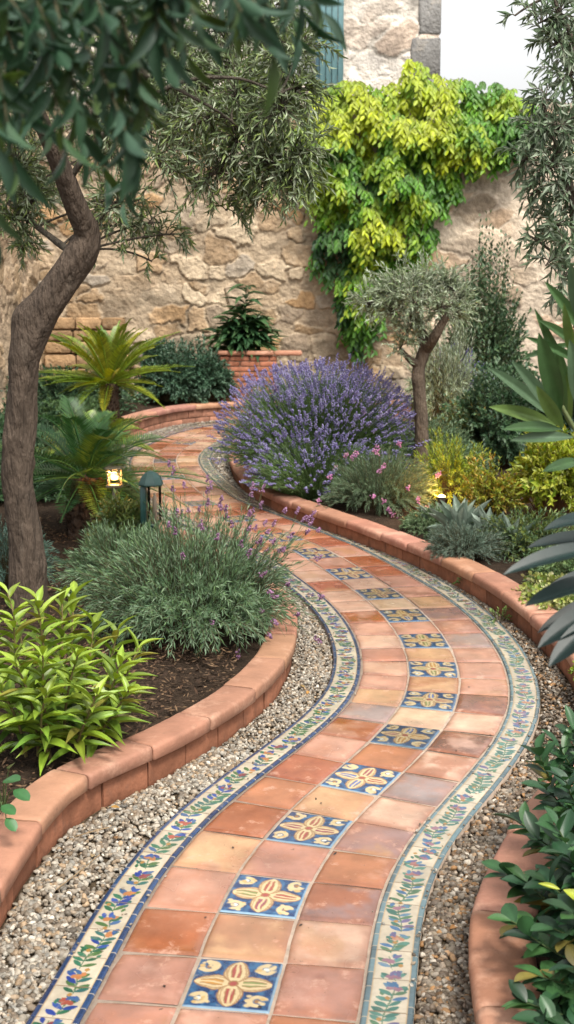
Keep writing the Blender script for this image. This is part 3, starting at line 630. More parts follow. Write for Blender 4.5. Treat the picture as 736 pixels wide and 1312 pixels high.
# ------------------------------------------------------------------ stone walls
def stonegrid(x0, x1, z0, z1, step, cw, ch, seed, pal, mortar, edge=.05, depth=.026, smooth=None, warp=.34):
    xs = np.arange(x0, x1 + step / 2, step); zs = np.arange(z0, z1 + step / 2, step); X, Z = np.meshgrid(xs, zs, indexing='ij')
    Xw = X + warp * (fbm(X * 2.2, Z * 2.2, seed) - .5) + .11 * (fbm(X * 7, Z * 7, seed + 1) - .5); Zw = Z + warp * (fbm(X * 2.2 + 31, Z * 2.2, seed + 2) - .5) + .11 * (fbm(X * 7 + 5, Z * 7, seed + 3) - .5)
    ci = np.floor(Xw / cw); cj = np.floor(Zw / ch); F1 = np.full(X.shape, 9.); F2 = np.full(X.shape, 9.); ID = np.zeros(X.shape + (2,))
    for a in (-2, -1, 0, 1, 2):
        for b in (-2, -1, 0, 1, 2):
            i, j = ci + a, cj + b; sx = (i + .5 + .85 * (_h(i, j, seed) - .5) + .5 * (j % 2)) * cw; sz = (j + .5 + .8 * (_h(i, j, seed + 5) - .5)) * ch
            w = .75 + .5 * _h(i, j, seed + 8); d = (np.abs((Xw - sx) / cw) ** 3 + np.abs((Zw - sz) / ch) ** 3) ** (1 / 3.) / w * .3
            nw = d < F1; F2 = np.where(nw, F1, np.minimum(F2, d)); ID[nw] = np.stack([i, j], -1)[nw]; F1 = np.where(nw, d, F1)
    e = F2 - F1; h1 = _h(ID[..., 0], ID[..., 1], seed + 11); h2 = _h(ID[..., 0], ID[..., 1], seed + 12); h3 = _h(ID[..., 0], ID[..., 1], seed + 13)
    face = sstep(.008, edge, e + .07 * (fbm(X * 9, Z * 9, 4) - .5)); bury = sstep(.1, .6, h3 + .5 * (fbm(X * 3, Z * 3, seed + 50) - .5)) if smooth is None else sstep(smooth, smooth + .3, fbm(X * .9, Z * .9, seed + 20, 2) + (h3 - .5) * .5)
    pal = np.array(pal); k = len(pal); c = pal[(h1 * k).astype(int) % k] * (.8 + .4 * h2)[..., None]
    n = fbm(X * 14, Z * 14, seed + 30)[..., None]; c = c * (.72 + .56 * n)
    mo = np.array(mortar) * (.8 + .4 * fbm(X * 8, Z * 8, seed + 33))[..., None]
    f = (face * bury)[..., None]; C = c * f + mo * (1 - f)
    big = fbm(X * .7, Z * .7, seed + 44)[..., None]; C = C * (.7 + .6 * big) * (1 - .35 * sstep(.56, .7, fbm(X * 2.3, Z * 4, seed + 61)))[..., None]
    face2 = sstep(.012, .03, e + .03 * (fbm(X * 14, Z * 14, 14) - .5)); disp = depth * face2 * bury * (.5 + .9 * h2) + .027 * (fbm(X * 7, Z * 7, seed + 6) - .5) * (1 + 0 * f[..., 0]) + .018 * (fbm(X * 20, Z * 20, seed + 7) - .5) + .05 * (fbm(X * 1.1, Z * 1.1, seed + 9) - .5)
    return X, Z, disp, C
TAN = [(.46, .33, .20), (.53, .39, .25), (.42, .29, .17), (.50, .40, .28), (.36, .28, .20), (.39, .33, .26), (.52, .33, .17), (.58, .46, .32), (.44, .31, .19)]
def wallmesh(mb, X, Z, d, C, origin, du, dn, mask=None):
    """plane through origin, u axis du, outward normal dn"""
    du = np.array(du, float); dn = np.array(dn, float); V = np.array(origin)[None, None] + X[..., None] * du + d[..., None] * dn; V[..., 2] += Z
    F = grid_faces(*X.shape)
    # orient outward
    n = np.cross(du, (0, 0, 1)); F = F if np.dot(n, dn) > 0 else F[:, ::-1]
    if mask is not None: keep = ~mask.ravel()[F].any(1); F = F[keep]
    mb.add(V.reshape(-1, 3), F, C.reshape(-1, 3))
WY = 16.0; WT = 3.62
mb = MB()
X, Z, d, C = stonegrid(-3.3, 6.0, -.1, WT, .014, .36, .21, 3, TAN, (.50, .39, .27))
X2, Z2, d2, C2 = stonegrid(-3.3, 6.0, -.1, WT, .014, .5, .3, 9, [(.52, .38, .25), (.48, .33, .21), (.54, .31, .18), (.44, .34, .24), (.6, .48, .36)], (.74, .61, .47), smooth=.36, depth=.02)
# fade one surface into the other where they meet
wb = sstep(1.2, 1.9, X + .9 * (fbm(X * 2, Z * 2, 71) - .5)); wallmesh(mb, X, Z, d * (1 - wb) + (d2 + .015) * wb, C * (1 - wb)[..., None] + C2 * wb[..., None], (0, WY, 0), (1, 0, 0), (0, -1, 0))
box(mb, -3.3, 6.0, WY + .06, WY + .4, -.1, WT - .02, (.4, .32, .24), 0, .02)
r = thing('stone_wall', 'tall rubble stone garden wall across the back, half covered by the vine', 'wall', (1, WY, 0))
mb.build('masonry', M_STONE, r)
mb = MB(); rs = np.random.RandomState(2); x = -3.3
while x < 6: w = .35 + .3 * rs.rand(); box(mb, x, x + w - .01, WY - .03, WY + .42, WT - .018, WT + .06 + .02 * rs.rand(), np.array((.42, .35, .27)) * (.8 + .4 * rs.rand()), 0, .015); x += w
mb.build('capstones', M_STONE, r)
# left wall
mb = MB(); X, Z, d, C = stonegrid(9., 16.0, -.1, 3.5, .018, .42, .26, 17, [(.5, .36, .23), (.46, .33, .2), (.55, .42, .3), (.4, .3, .2)], (.5, .38, .26))
wallmesh(mb, X, Z, d, C, (-3.05, 0, 0), (0, 1, 0), (1, 0, 0)); box(mb, -3.5, -3.1, 9, 16.1, -.1, 3.5, (.4, .3, .2), 0, .02)
r = thing('stone_wall', 'ochre stone side wall at the far left behind the leaning trunk', 'wall', (-3.05, 14, 0)); mb.build('masonry', M_STONE, r)
# a stack of squared blocks in the corner
mb = MB(); rs = np.random.RandomState(12); zz = 0.1; 
for row in range(7):
    hh = .13 + .05 * rs.rand(); x = -2.95 - .05 * rs.rand()
    for k in range(3):
        w = .26 + .14 * rs.rand(); box(mb, x, x + w - .012, WY - .16 + .03 * rs.rand(), WY - .02, zz, zz + hh - .012, np.array((.44, .28, .15)) * (.7 + .5 * rs.rand()), 0, .018); x += w
    zz += hh
o = mb.build('stone_pier', M_STONE); tag(o, 'squared ochre stone blocks built against the back wall behind the yellow cycad', 'stonework')

# ------------------------------------------------------------------ the house
HY = 17.6; hx1 = W(562, 50, HY)[0]
mb = MB(); X, Z, d, C = stonegrid(-6., hx1, 2.6, 8.0, .022, .62, .38, 23, [(.76, .67, .57), (.68, .6, .53), (.78, .66, .55), (.74, .59, .47), (.64, .59, .54)], (.80, .73, .64), depth=.035, smooth=.4)
wx0, wx1 = W(330, 0, HY)[0], W(409, 0, HY)[0]; wz0 = W(0, 108, HY)[2]; wz1 = wz0 + 1.5
mask = (X > wx0) & (X < wx1) & (Z > wz0) & (Z < wz1)
wallmesh(mb, X, Z, d, C, (0, HY, 0), (1, 0, 0), (0, -1, 0), mask)
hv = stonegrid(HY, HY + 5, 2.6, 8, .06, .6, .38, 29, [(.5, .42, .36), (.56, .45, .36)], (.56, .48, .4)); wallmesh(mb, hv[0], hv[1], hv[2], hv[3], (hx1 - .01, 0, 0), (0, 1, 0), (1, 0, 0))
box(mb, -6, wx0, HY + .15, HY + 5, 0, 8, (.5, .42, .34)); box(mb, wx1, hx1 - .08, HY + .15, HY + 5, 0, 8, (.5, .42, .34)); box(mb, wx0 + .002, wx1 - .002, HY + .3, HY + 5, 0, 8, (.3, .27, .24))
box(mb, wx0, wx1, HY - .02, HY + .298, wz0 - .1, wz0, (.6, .54, .46))
house = thing('stone_house', 'pale stone house wall rising above the garden wall with grey corner blocks', 'house', (1, HY, 0))
mb.build('wall', M_STONE, house)
rs = np.random.RandomState(6)
zq = W(0, 101, HY)[2] - .53 * 4; k = 0
while zq < 8:
    mb = MB(); h = .53; w = .26 if k % 2 else .36
    n = 14; a = np.linspace(0, 1, n); 
    box(mb, hx1 - w, hx1 + .03, HY - .045, HY + .4, zq + .012, zq + h - .012, np.array((.33, .32, .305)) * (.75 + .4 * rs.rand()), 0, .03)
    mb.build('quoin', M_STONE, house); zq += h; k += 1
mb = MB(); fw = .05
for (a, b, c, e) in ((wx0, wx0 + fw, wz0, wz1), (wx1 - fw, wx1, wz0, wz1), (wx0 + fw, wx1 - fw, wz0, wz0 + fw), (wx0 + fw, wx1 - fw, wz1 - fw, wz1), ((wx0 + wx1) / 2 - .02, (wx0 + wx1) / 2 + .02, wz0 + fw, wz1 - fw)):
    box(mb, a + .001, b - .001, HY + .08, HY + .13, c + .001, e - .001, (.62, .66, .66), 0, .005)
wf = mb.build('window', M_WOODP, house)
mb = MB(); box(mb, wx0 + fw, wx1 - fw, HY + .10, HY + .108, wz0 + fw, wz1 - fw, (.42, .44, .43), 0, .001); g_ = mb.build('pane', M_GLASSY, house); g_.parent = wf; g_.location = (0, 0, 0)
mb = MB(); sx0, sx1 = W(410, 0, HY - .1)[0], W(441, 0, HY - .1)[0]; nb = 4
for i in range(nb):
    a = sx0 + (sx1 - sx0) * i / nb; b = sx0 + (sx1 - sx0) * (i + 1) / nb
    box(mb, a + .003, b - .003, HY - .125, HY - .09, wz0 - .06, wz1, (.15, .29, .31), 0, .008)
box(mb, sx0, sx1, HY - .092, HY - .075, wz0 + .1, wz0 + .22, (.12, .24, .26)); box(mb, sx0 - .05, sx0 - .004, HY - .13, HY - .06, wz0 - .06, wz1, (.07, .15, .19))
mb.build('shutter', M_WOODP, house)

# raised brick planter at the far bend
r = thing('brick_planter', 'raised red brick planter against the back wall behind the big lavender', 'planter', (-.2, 15.5, 0))
mb = MB(); rs = np.random.RandomState(3)
px0, px1 = W(283, 480, 15.35)[0], W(356, 480, 15.35)[0]
for row in range(10):
    zc = .1 + row * .062; x = px0 - .12 * (row % 2)
    while x < px1:
        a, b = max(x, px0), min(x + .235, px1)
        if b - a > .03: box(mb, a, b - .012, 15.3, 15.42, zc, zc + .052, np.array((.42, .17, .10)) * (.8 + .45 * rs.rand()), 0, .006)
        x += .235
box(mb, px0 + .01, px1 - .01, 15.31, 15.93, .05, .70, (.3, .2, .14)); mb.build('brickwork', M_BRICK, r)
mb = MB(); x = px0 - .03
while x < px1: box(mb, x, x + .33, 15.27, 15.46, .722, .775, np.array((.5, .24, .15)) * (.85 + .3 * rs.rand()), 0, .015); x += .336
mb.build('coping', M_KERB, r)

# ------------------------------------------------------------------ plants
OLV = [(.085, .12, .07), (.12, .155, .10), (.06, .09, .05), (.16, .19, .13), (.10, .14, .06)]
def spray_tree(name_crown, root, limbs, blobs_, twl, leafL, leafW, pal, seed, ntw=26, k=12, droop=.35, T=T_FOLD, radbase=.012, start=None, mleaf=None, tcol=(.16, .13, .10), ang=.75, up=.5):
    """limbs: list of (pts, r0, r1) from the trunk; blobs_: (centre, radius, density) sprays joined to the nearest limb point"""
    rs = np.random.RandomState(seed); wood = MB(); fol = MB()
    anchors = []
    for pts, r0, r1 in limbs:
        P = crom(np.array(pts), 8); rad = np.linspace(r0, r1, len(P)) * .75; tube(wood, P, rad, 10, tcol, .18, seed); anchors.append(P[len(P) // 3:])
    A = np.vstack(anchors)
    for (c, rad, dens) in blobs_:
        c = np.array(c, float); i = np.argmin(((A - c) ** 2).sum(1)); a = A[i]; m = (a + c) / 2 + (rs.rand(3) - .5) * np.linalg.norm(a - c) * .25 + np.array([0, 0, .15 * np.linalg.norm(a - c)])
        P = bez(a[None], m[None], c[None], np.linspace(0, 1, 10))[0]; tube(wood, P, np.linspace(radbase, .004, 10), 6, tcol, .1, seed)
        n = int(ntw * dens); t = .55 + .45 * rs.rand(n); B = bez(a[None], m[None], c[None], [0])[0][0] * 0 + np.array([bez(a[None], m[None], c[None], [q])[0, 0] for q in t])
        d = nrm(rs.randn(n, 3) + np.array([0, 0, .1])); E = B + d * rad * (.5 + .6 * rs.rand(n, 1)); P1 = (B + E) / 2 + np.array([0, 0, 1.]) * rad * .22; E[:, 2] -= droop * rad * rs.rand(n)
        tubes(wood, bez(B, P1, E, np.linspace(0, 1, 6)), .0032, .0012, np.array(tcol) * 1.2)
        dress(fol, B, P1, E, .15, 1., k, leafL, leafW, ang, pal, T, rs, up=up, droop=.08)
    w = wood.build('branches', M_BARK, root); f = fol.build(name_crown, mleaf or M_LEAF, root)
    return w, f

# --- leaning olive tree on the left
r = thing('olive_tree', 'leaning grey barked olive tree with bent trunk at the left', 'tree', W(35, 745, 5.7))
TY = 5.7
tp = [(38, 800, 62), (36, 742, 58), (34, 700, 51), (27, 650, 49), (22, 610, 48), (25, 560, 46), (29, 500, 44), (33, 455, 50), (50, 408, 50), (80, 360, 46), (104, 325, 46), (112, 300, 38), (100, 270, 34), (86, 235, 31), (72, 200, 28), (50, 150, 24), (30, 100, 20)]
P = np.array([W(a, b, TY + (0 if b > 300 else -.0016 * (300 - b))) for a, b, _ in tp]); rad = np.array([w_ / 2 / FPX * TY for *_, w_ in tp])
PP = crom(P, 10); RR = np.interp(np.linspace(0, 1, len(PP)), np.linspace(0, 1, len(P)), rad)
mb = MB(); tube(mb, PP, RR * .84, 40, (.13, .095, .07), .2, 5, bumps=[(.42, 4.5, .016, .05), (.28, 2.6, .012, .04), (.62, 5.2, .014, .05), (.75, 3.9, .016, .03), (.98, 4.6, .02, .05), (1.38, 0.2, .03, .07), (.86, 1.0, .012, .05), (1.22, 5, .016, .05)])
mb.build('trunk', M_BARK, r)
w3 = lambda a, b, y: tuple(W(a, b, y))
limbs = [([w3(104, 325, 5.7), w3(95, 325, 5.85), w3(60, 300, 6.1), w3(10, 260, 6.4)], .032, .012),
         ([w3(86, 235, 5.6), w3(130, 175, 5.5), w3(220, 110, 5.4), w3(300, 100, 5.4), w3(360, 120, 5.4)], .020, .005),
         ([w3(72, 200, 5.55), w3(140, 120, 5.9), w3(240, 40, 6.2), w3(340, 10, 6.4)], .024, .008),
         ([w3(50, 150, 5.5), w3(60, 60, 5.6), w3(120, -60, 5.8)], .022, .01),
         ([w3(60, 170, 5.6), w3(0, 120, 5.6), w3(-80, 60, 5.6)], .022, .01),
         ([w3(220, 110, 5.4), w3(290, 150, 5.5), w3(340, 200, 5.6)], .010, .004)]
rs = np.random.RandomState(21); bl = []
for (a, b, y, rr, dn) in [(385, 250, 5.5, .17, .8), (395, 195, 5.5, .16, .8), (350, 215, 5.6, .19, 1), (330, 265, 5.8, .15, .6), (300, 180, 5.6, .22, 1.2), (365, 150, 5.5, .2, 1), (260, 235, 5.7, .2, .9), (250, 160, 5.8, .24, 1.3), (215, 225, 5.7, .2, .8), (310, 110, 5.7, .22, 1.2), (370, 80, 5.6, .2, 1), (385, 120, 5.6, .16, .9), (230, 100, 5.9, .26, 1.3), (180, 170, 5.9, .24, 1.2), (170, 250, 5.9, .18, .7), (150, 100, 6, .26, 1.2), (290, 40, 6, .26, 1.2), (360, 20, 6, .22, 1), (200, 20, 6, .28, 1.2), (110, 30, 6, .28, 1.2), (60, 110, 5.9, .24, 1), (20, 200, 6.1, .22, 1.2), (45, 250, 6.2, .18, .9), (15, 285, 6.2, .16, .9), (10, 130, 6, .25, 1), (120, 200, 6.1, .2, .8), (205, 285, 6, .14, .5), (235, 300, 6.0, .1, .35), (150, 290, 6.1, .14, .5), (10, 30, 6, .3, 1), (270, 120, 6.1, .25, 1.1), (330, 160, 5.9, .2, 1), (395, 40, 5.7, .16, .6), (400, 225, 5.5, .1, .5), (290, 270, 5.9, .15, .5), (30, 320, 6.3, .1, .4), (195, 335, 6.0, .06, .15)]:
    bl.append((W(a, b, y), rr, dn))
    if rr > .17 and rs.rand() < .8: bl.append((W(a + rs.uniform(-25, 25), b + rs.uniform(-25, 25), y + rs.uniform(.3, .9)), rr, dn))
spray_tree('crown', r, limbs, bl, .2, .050, .0088, [(.24, .33, .15), (.34, .42, .24), (.16, .24, .09), (.48, .54, .38), (.30, .40, .10)], 31, ntw=36, k=12, droop=.25, radbase=.006, tcol=(.12, .10, .075))

# --- olive tree on the right edge
r = thing('olive_tree', 'grey green olive tree reaching in from the right edge against the sky', 'tree', (2.0, 5.6, .1))
mb = MB(); P = crom(np.array([(2.0, 5.6, .05), (1.95, 5.6, .8), (2.02, 5.55, 1.5), (1.9, 5.5, 2.1), (1.75, 5.5, 2.7)]), 10); tube(mb, P, np.linspace(.09, .05, len(P)), 20, (.15, .13, .10), .15, 8); mb.build('trunk', M_BARK, r)
limbs = [([(1.9, 5.5, 2.1), w3(760, 320, 5.4), w3(730, 230, 5.3), w3(700, 150, 5.3)], .03, .008), ([(1.9, 5.5, 2.1), (1.76, 5.5, 2.68), w3(760, 100, 5.4), w3(730, 40, 5.4), w3(700, -20, 5.4)], .025, .008), ([(1.9, 5.5, 2.1), w3(780, 350, 5.3), w3(745, 350, 5.3), w3(715, 330, 5.3)], .02, .006)]
bl = [(W(a, b, y), rr, dn) for (a, b, y, rr, dn) in [(715, 20, 5.4, .17, 1), (705, 60, 5.4, .14, .8), (690, 30, 5.4, .12, .4), (725, 100, 5.4, .15, 1), (700, 120, 5.3, .12, .6), (720, 160, 5.3, .16, 1.2), (690, 170, 5.3, .11, .6), (665, 210, 5.3, .12, .6), (700, 220, 5.3, .16, 1.2), (725, 250, 5.3, .16, 1.2), (680, 250, 5.3, .12, .6), (705, 290, 5.3, .14, .9), (730, 320, 5.2, .13, .9), (700, 340, 5.2, .1, .45), (675, 300, 5.3, .09, .3), (720, 370, 5.2, .1, .5), (735, 180, 5.6, .2, 1), (740, 60, 5.6, .2, 1), (725, 215, 5.8, .18, 1), (660, 20, 5.4, .06, .15), (735, 420, 5.3, .12, .6)]]
spray_tree('crown', r, limbs, bl, .2, .055, .0115, [(.20, .29, .16), (.28, .37, .23), (.13, .21, .11), (.42, .48, .36)], 41, ntw=19, k=11, droop=.3, radbase=.007)

# --- near branch hanging into the top left corner (out of focus)
r = thing('overhanging_branch', 'dark blurred leafy branch hanging close overhead in the top left corner', 'branch', W(60, 0, 1.7))
limbs = [([w3(-90, -260, 1.9), w3(-20, -120, 1.8), w3(60, -30, 1.72), w3(140, 30, 1.66), w3(190, 100, 1.62)], .009, .003), ([w3(-20, -120, 1.8), w3(120, -90, 1.8), w3(260, -40, 1.8), w3(400, -20, 1.8)], .007, .003), ([w3(-20, -120, 1.8), w3(0, 0, 1.7), w3(20, 100, 1.65)], .006, .003)]
wood = MB(); fol = MB(); rs = np.random.RandomState(77)
for pts, a, b in limbs: P = crom(np.array(pts), 8); tube(wood, P, np.linspace(a, b, len(P)), 8, (.1, .09, .06), .1, 3)
tw = [((20, -40), (30, 80), 12), ((60, -30), (60, 110), 12), ((60, -30), (100, 130), 12), ((100, 0), (125, 150), 12), ((140, 30), (150, 190), 14), ((150, 40), (175, 215), 14), ((190, 20), (160, 260), 14), ((10, 0), (5, 160), 12), ((-20, 0), (20, 220), 12), ((-30, 20), (-10, 250), 12), ((100, -40), (200, 60), 12), ((160, -60), (250, 20), 12), ((200, -60), (290, 10), 10), ((260, -40), (330, 30), 10), ((300, -40), (350, 70), 9), ((340, -40), (385, 50), 10), ((350, -30), (412, 15), 9), ((0, -60), (70, 50), 14), ((40, -60), (110, 60), 14), ((120, -60), (180, 40), 14), ((180, -30), (230, 50), 12), ((20, 60), (60, 170), 10), ((60, 60), (110, 200), 10), ((-40, 60), (0, 190), 10), ((0, 30), (50, 60), 12), ((60, -10), (160, 90), 12), ((150, 10), (190, 150), 12), ((-10, -30), (30, 30), 12), ((250, -50), (300, 30), 10), ((90, -50), (140, 40), 12), ((210, -40), (240, 70), 8), ((0, 10), (35, 140), 12), ((40, 20), (85, 190), 12), ((80, 30), (135, 230), 12), ((30, -60), (140, 60), 14), ((-30, -30), (60, 60), 14), ((130, -50), (210, 30), 12), ((-20, 80), (30, 150), 10), ((110, 60), (165, 180), 12), ((280, -40), (370, 40), 8), ((150, -60), (280, -5), 10), ((-30, 140), (-5, 300), 10), ((60, -40), (0, 70), 12), ((200, -60), (260, 45), 12), ((240, -60), (310, 15), 12), ((290, -60), (340, 20), 12), ((330, -60), (390, 15), 12), ((170, -50), (215, 75), 12), ((100, -60), (175, 110), 14), ((20, -60), (90, 20), 14), ((220, -60), (200, 40), 12), ((-30, -60), (10, 60), 14)]
for i, ((a, b), (c, e), k) in enumerate(tw):
    y = 1.42 + .12 * math.sin(i * 2.1) + (.3 if i % 3 == 0 else 0); B = W(a, b, y)[None]; E = W(c, e, y - .05)[None]; P1 = (B + E) / 2 + np.array([[.0, 0, .02]])
    tubes(wood, bez(B, P1, E, np.linspace(0, 1, 7)), .0022, .001, (.16, .15, .08))
    dress(fol, B, P1, E, .1, 1., k, .046, .0115, .85, [(.025, .075, .035), (.045, .11, .055), (.02, .055, .025), (.08, .14, .03), (.07, .14, .09)], T_BIG, rs, up=.5, lj=.35, droop=.12)
wood.build('branches', M_BARK, r); fol.build('foliage', M_LEAF, r)

# --- vine over the wall
r = thing('climbing_vine', 'bright yellow green creeper cascading over the stone wall', 'vine', (1.2, WY - .1, 0))
poly = np.array([(376, 184), (381, 158), (402, 120), (440, 106), (478, 112), (514, 108), (521, 70), (534, 80), (556, 98), (600, 106), (650, 114), (688, 136), (692, 175), (655, 208), (604, 212), (584, 245), (566, 290), (546, 335), (506, 368), (488, 412), (464, 455), (438, 428), (430, 370), (400, 332), (410, 285), (396, 238), (400, 205)], float)
def inpoly(p, q):
    x, y = p[:, 0], p[:, 1]; c = np.zeros(len(p), bool); j = len(q) - 1
    for i in range(len(q)):
        xi, yi = q[i]; xj, yj = q[j]; c ^= ((yi > y) != (yj > y)) & (x < (xj - xi) * (y - yi) / (yj - yi + 1e-9) + xi); j = i
    return c
def pdist(p, q):
    d = np.full(len(p), 1e9)
    for i in range(len(q)):
        a, b = q[i], q[(i + 1) % len(q)]; t = np.clip(((p - a) @ (b - a)) / ((b - a) @ (b - a)), 0, 1); d = np.minimum(d, np.linalg.norm(p - a - t[:, None] * (b - a), axis=1))
    return d
rs = np.random.RandomState(9); p = np.column_stack([rs.uniform(375, 700, 9000), rs.uniform(55, 475, 9000)]); p = p[inpoly(p, poly)][:1700]; m = len(p)
dd = pdist(p, poly); puff = fbm(p[:, 0] * .03, p[:, 1] * .03, 6, 3); th = .08 + np.minimum(dd / 60., 1) ** .6 * (.04 + .6 * sstep(.3, .75, puff)); inner = rs.rand(m) ** .6
yy = WY - .06 - th * (.25 + .75 * inner)
B = np.array([W(a, b - 6, y + .05) for (a, b), y in zip(p, yy)]); out = nrm(np.column_stack([rs.randn(m) * .5, -np.abs(rs.randn(m)) - .4, -.9 - .5 * rs.rand(m)]))
E = B + out * (.16 + .14 * rs.rand(m, 1)); P1 = (B + E) / 2 + np.column_stack([0 * yy, -.05 + 0 * yy, .05 + 0 * yy])
fol = MB(); st = MB(); tubes(st, bez(B, P1, E, np.linspace(0, 1, 5)), .004, .0015, (.14, .12, .05))
k = 7; t = np.linspace(.1, 1, k); P = bez(B, P1, E, t).reshape(-1, 3); n = len(P); sgn = np.tile(np.where(np.arange(k) % 2, 1, -1), m)
D = nrm(np.column_stack([sgn * (.35 + .4 * rs.rand(n)), -.25 - .4 * rs.rand(n), -.55 - .7 * rs.rand(n)])); N = nrm(np.column_stack([rs.randn(n) * .35, -1 + 0 * sgn, .75 + .4 * rs.rand(n)]))
py = np.repeat(p[:, 1], k); px_ = np.repeat(p[:, 0], k); yel = np.clip(1.08 - (py - 80) / 520. + (fbm(px_ * .03, py * .03, 8, 3) - .5) * 2.0 - sstep(560, 640, px_) * .4 + (np.repeat(inner * th, k) - .35) * 1.1, 0, 1)[:, None]  # inner leaves darker: older growth, plus shade of the gaps put into the colour
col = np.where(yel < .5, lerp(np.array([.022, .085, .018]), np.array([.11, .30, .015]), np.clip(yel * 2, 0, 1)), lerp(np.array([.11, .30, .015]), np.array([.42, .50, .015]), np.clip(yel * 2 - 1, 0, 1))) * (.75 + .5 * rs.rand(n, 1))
leaves(fol, P, D, N, .072 + .036 * rs.rand(n), .034 + .014 * rs.rand(n), col, T_OVAL, .15, rs)
# stray shoots along the outline
st.build('stems', M_STEM, r); fol.build('foliage', mat('vine_leaf', .5, .4, (20, .2), None, .34, alb=.68), r)

# --- generic shrubs
def shrub(name, label, cat, c, rxy, h, nst, k, L, Wd, pal, T, seed, ang=.9, leafm=None, lo=-.05, stemcol=(.12, .1, .05), t0=.3, group=None, up=.5, droop=0., clump=.3, spread=.35, lj=.25, flowers=None, stem_r=.002):
    rs = np.random.RandomState(seed); r = thing(name, label, cat, c, group); c = np.array(c, float)
    B, P1, E = dome(rs, c, rxy, h, nst, lo, spread=spread)
    lump = .62 + .72 * fbm(E[:, 0] * 5 + seed, E[:, 2] * 5 + E[:, 1] * 3, seed, 3); E = c + (E - c) * lump[:, None]
    st = MB(); fo = MB(); tubes(st, bez(B, P1, E, np.linspace(0, 1, 6)), stem_r, stem_r * .5, stemcol)
    dress(fo, B, P1, E, t0, 1., k, L, Wd, ang, pal, T, rs, up=up, droop=droop, clump=clump, lj=lj)
    if flowers:
        fl = MB(); kind, n, pl, a1, a2, sel = flowers; idx = [i for i in rs.permutation(nst) if sel(E[i])][:n]; idx = np.array(idx); e = E[idx]; d = bezt(B[idx], P1[idx], E[idx], [1.])[:, 0]; d = nrm(d + np.array([0, 0, .8]) + rs.randn(len(idx), 3) * .15)
        ln = a1 * (.6 + .8 * rs.rand(len(idx))); tip = e + d * ln[:, None]; mid = (e + tip) / 2 + rs.randn(len(idx), 3) * .006
        tubes(st, bez(e, mid, tip, np.linspace(0, 1, 5)), .0011, .0008, np.array((.14, .19, .09)))
        if kind == 'spike': spikes(fl, tip, d, a2 * (.6 + .6 * rs.rand(len(idx))), a2 * .24, 22, pl, rs, a2 * .13)
        else:
            for tp_ in tip:
                fh = MB(); q = tp_ + rs.randn(16, 3) * a2 * .38; blobs(fh, q, a2 * .26, pick(rs, pl, len(q)), rs); fh.build('flower_head', M_PETAL, r)
        if kind == 'spike': fl.build('flowers', M_PETAL, r)
    st.build('stems', M_STEM, r); fo.build('foliage', leafm or M_LEAF, r); return r

# foreground grey-green lavender mound inside the left kerb
GG = [(.12, .22, .11), (.18, .29, .15), (.08, .16, .07), (.26, .37, .22), (.15, .26, .09)]
shrub('lavender_bush', 'large grey green lavender mound spilling over the left kerb', 'bush', (-.42, 5.45, .12), (.50, .55), .50, 1150, 26, .036, .0046, GG, T_SLIM, 101, ang=.95, t0=.3, spread=.5,
      flowers=('spike', 95, [(.26, .13, .24), (.38, .2, .33), (.13, .06, .11), (.44, .27, .4)], .12, .034, lambda e: e[0] > -.5 and e[1] > 5.1))
shrub('lavender_bush', 'smaller grey green lavender clump behind the bollard light end of the left bed', 'bush', (-.80, 6.1, .12), (.32, .32), .32, 520, 26, .034, .0046, GG, T_SLIM, 102, ang=.75, t0=.2)
shrub('lavender_bush', 'low bluish herb clump left of the leaning trunk', 'bush', (-1.42, 6.4, .1), (.3, .3), .34, 260, 24, .034, .0045, [(.10, .2, .15), (.15, .26, .2)], T_SLIM, 103, ang=.8)

# big lavender in bloom
def big_lav(name, label, c, rxy, h, n, seed, pal, spk=.05, tilt=0, stem_pal=((.17, .28, .09), (.23, .34, .13), (.12, .22, .08)), r_=.006, dens=.85, sk=13, hgrad=0.):
    rs = np.random.RandomState(seed); r = thing(name, label, 'bush', c); c = np.array(c, float)
    a = rs.rand(n) * 6.283; q = np.sqrt(rs.rand(n)) ; inc = q * 1.42
    Ls = h * (.66 + .36 * rs.rand(n) ** .7 + .34 * (fbm(np.cos(a) * q * 2.2 + seed, np.sin(a) * q * 2.2, seed, 3) - .5)) * (1 - .1 * q)
    E = c + np.stack([np.cos(a) * np.sin(inc) * rxy[0] * (Ls / h), np.sin(a) * np.sin(inc) * rxy[1] * (Ls / h), np.maximum(np.cos(inc), .06) ** .8 * Ls], 1)
    B = c + np.stack([np.cos(a) * q * rxy[0] * .3, np.sin(a) * q * rxy[1] * .3, 0 * a], 1); P1 = lerp(B, E, .5) + np.array([0, 0, .16 * h])
    st = MB(); fo = MB(); fl = MB(); tubes(st, bez(B, P1, E, np.linspace(0, 1, 7)), .0024, .0016, pick(rs, stem_pal, n))
    dress(fo, B, P1, E, .08, .8, 12, .06, .006, .4, stem_pal, T_SLIM, rs, clump=.3)
    s = rs.rand(n) < dens * (1 - hgrad + hgrad * np.clip((E[:, 2] - c[2]) / h * 1.7 - .3, 0, 1)); d = bezt(B[s], P1[s], E[s], [1.])[:, 0]; d = nrm(d + np.array([0, 0, .25])); spikes(fl, E[s], d, spk * (.6 + .8 * rs.rand(s.sum())), .009, sk, pal, rs, r_)
    # second, lower whorls
    s2 = rs.rand(n) < .35; t = .86; P = bez(B[s2], P1[s2], E[s2], [t])[:, 0]; q_ = np.repeat(P, 4, 0) + rs.randn(s2.sum() * 4, 3) * .006; blobs(fl, q_, r_ * .8, pick(rs, pal, len(q_)), rs)
    st.build('stems', M_STEM, r); fo.build('foliage', M_LEAF, r); fl.build('flowers', M_PETAL, r); return r
PUR = [(.25, .22, .44), (.33, .30, .54), (.17, .14, .32), (.44, .41, .62), (.24, .2, .40)]
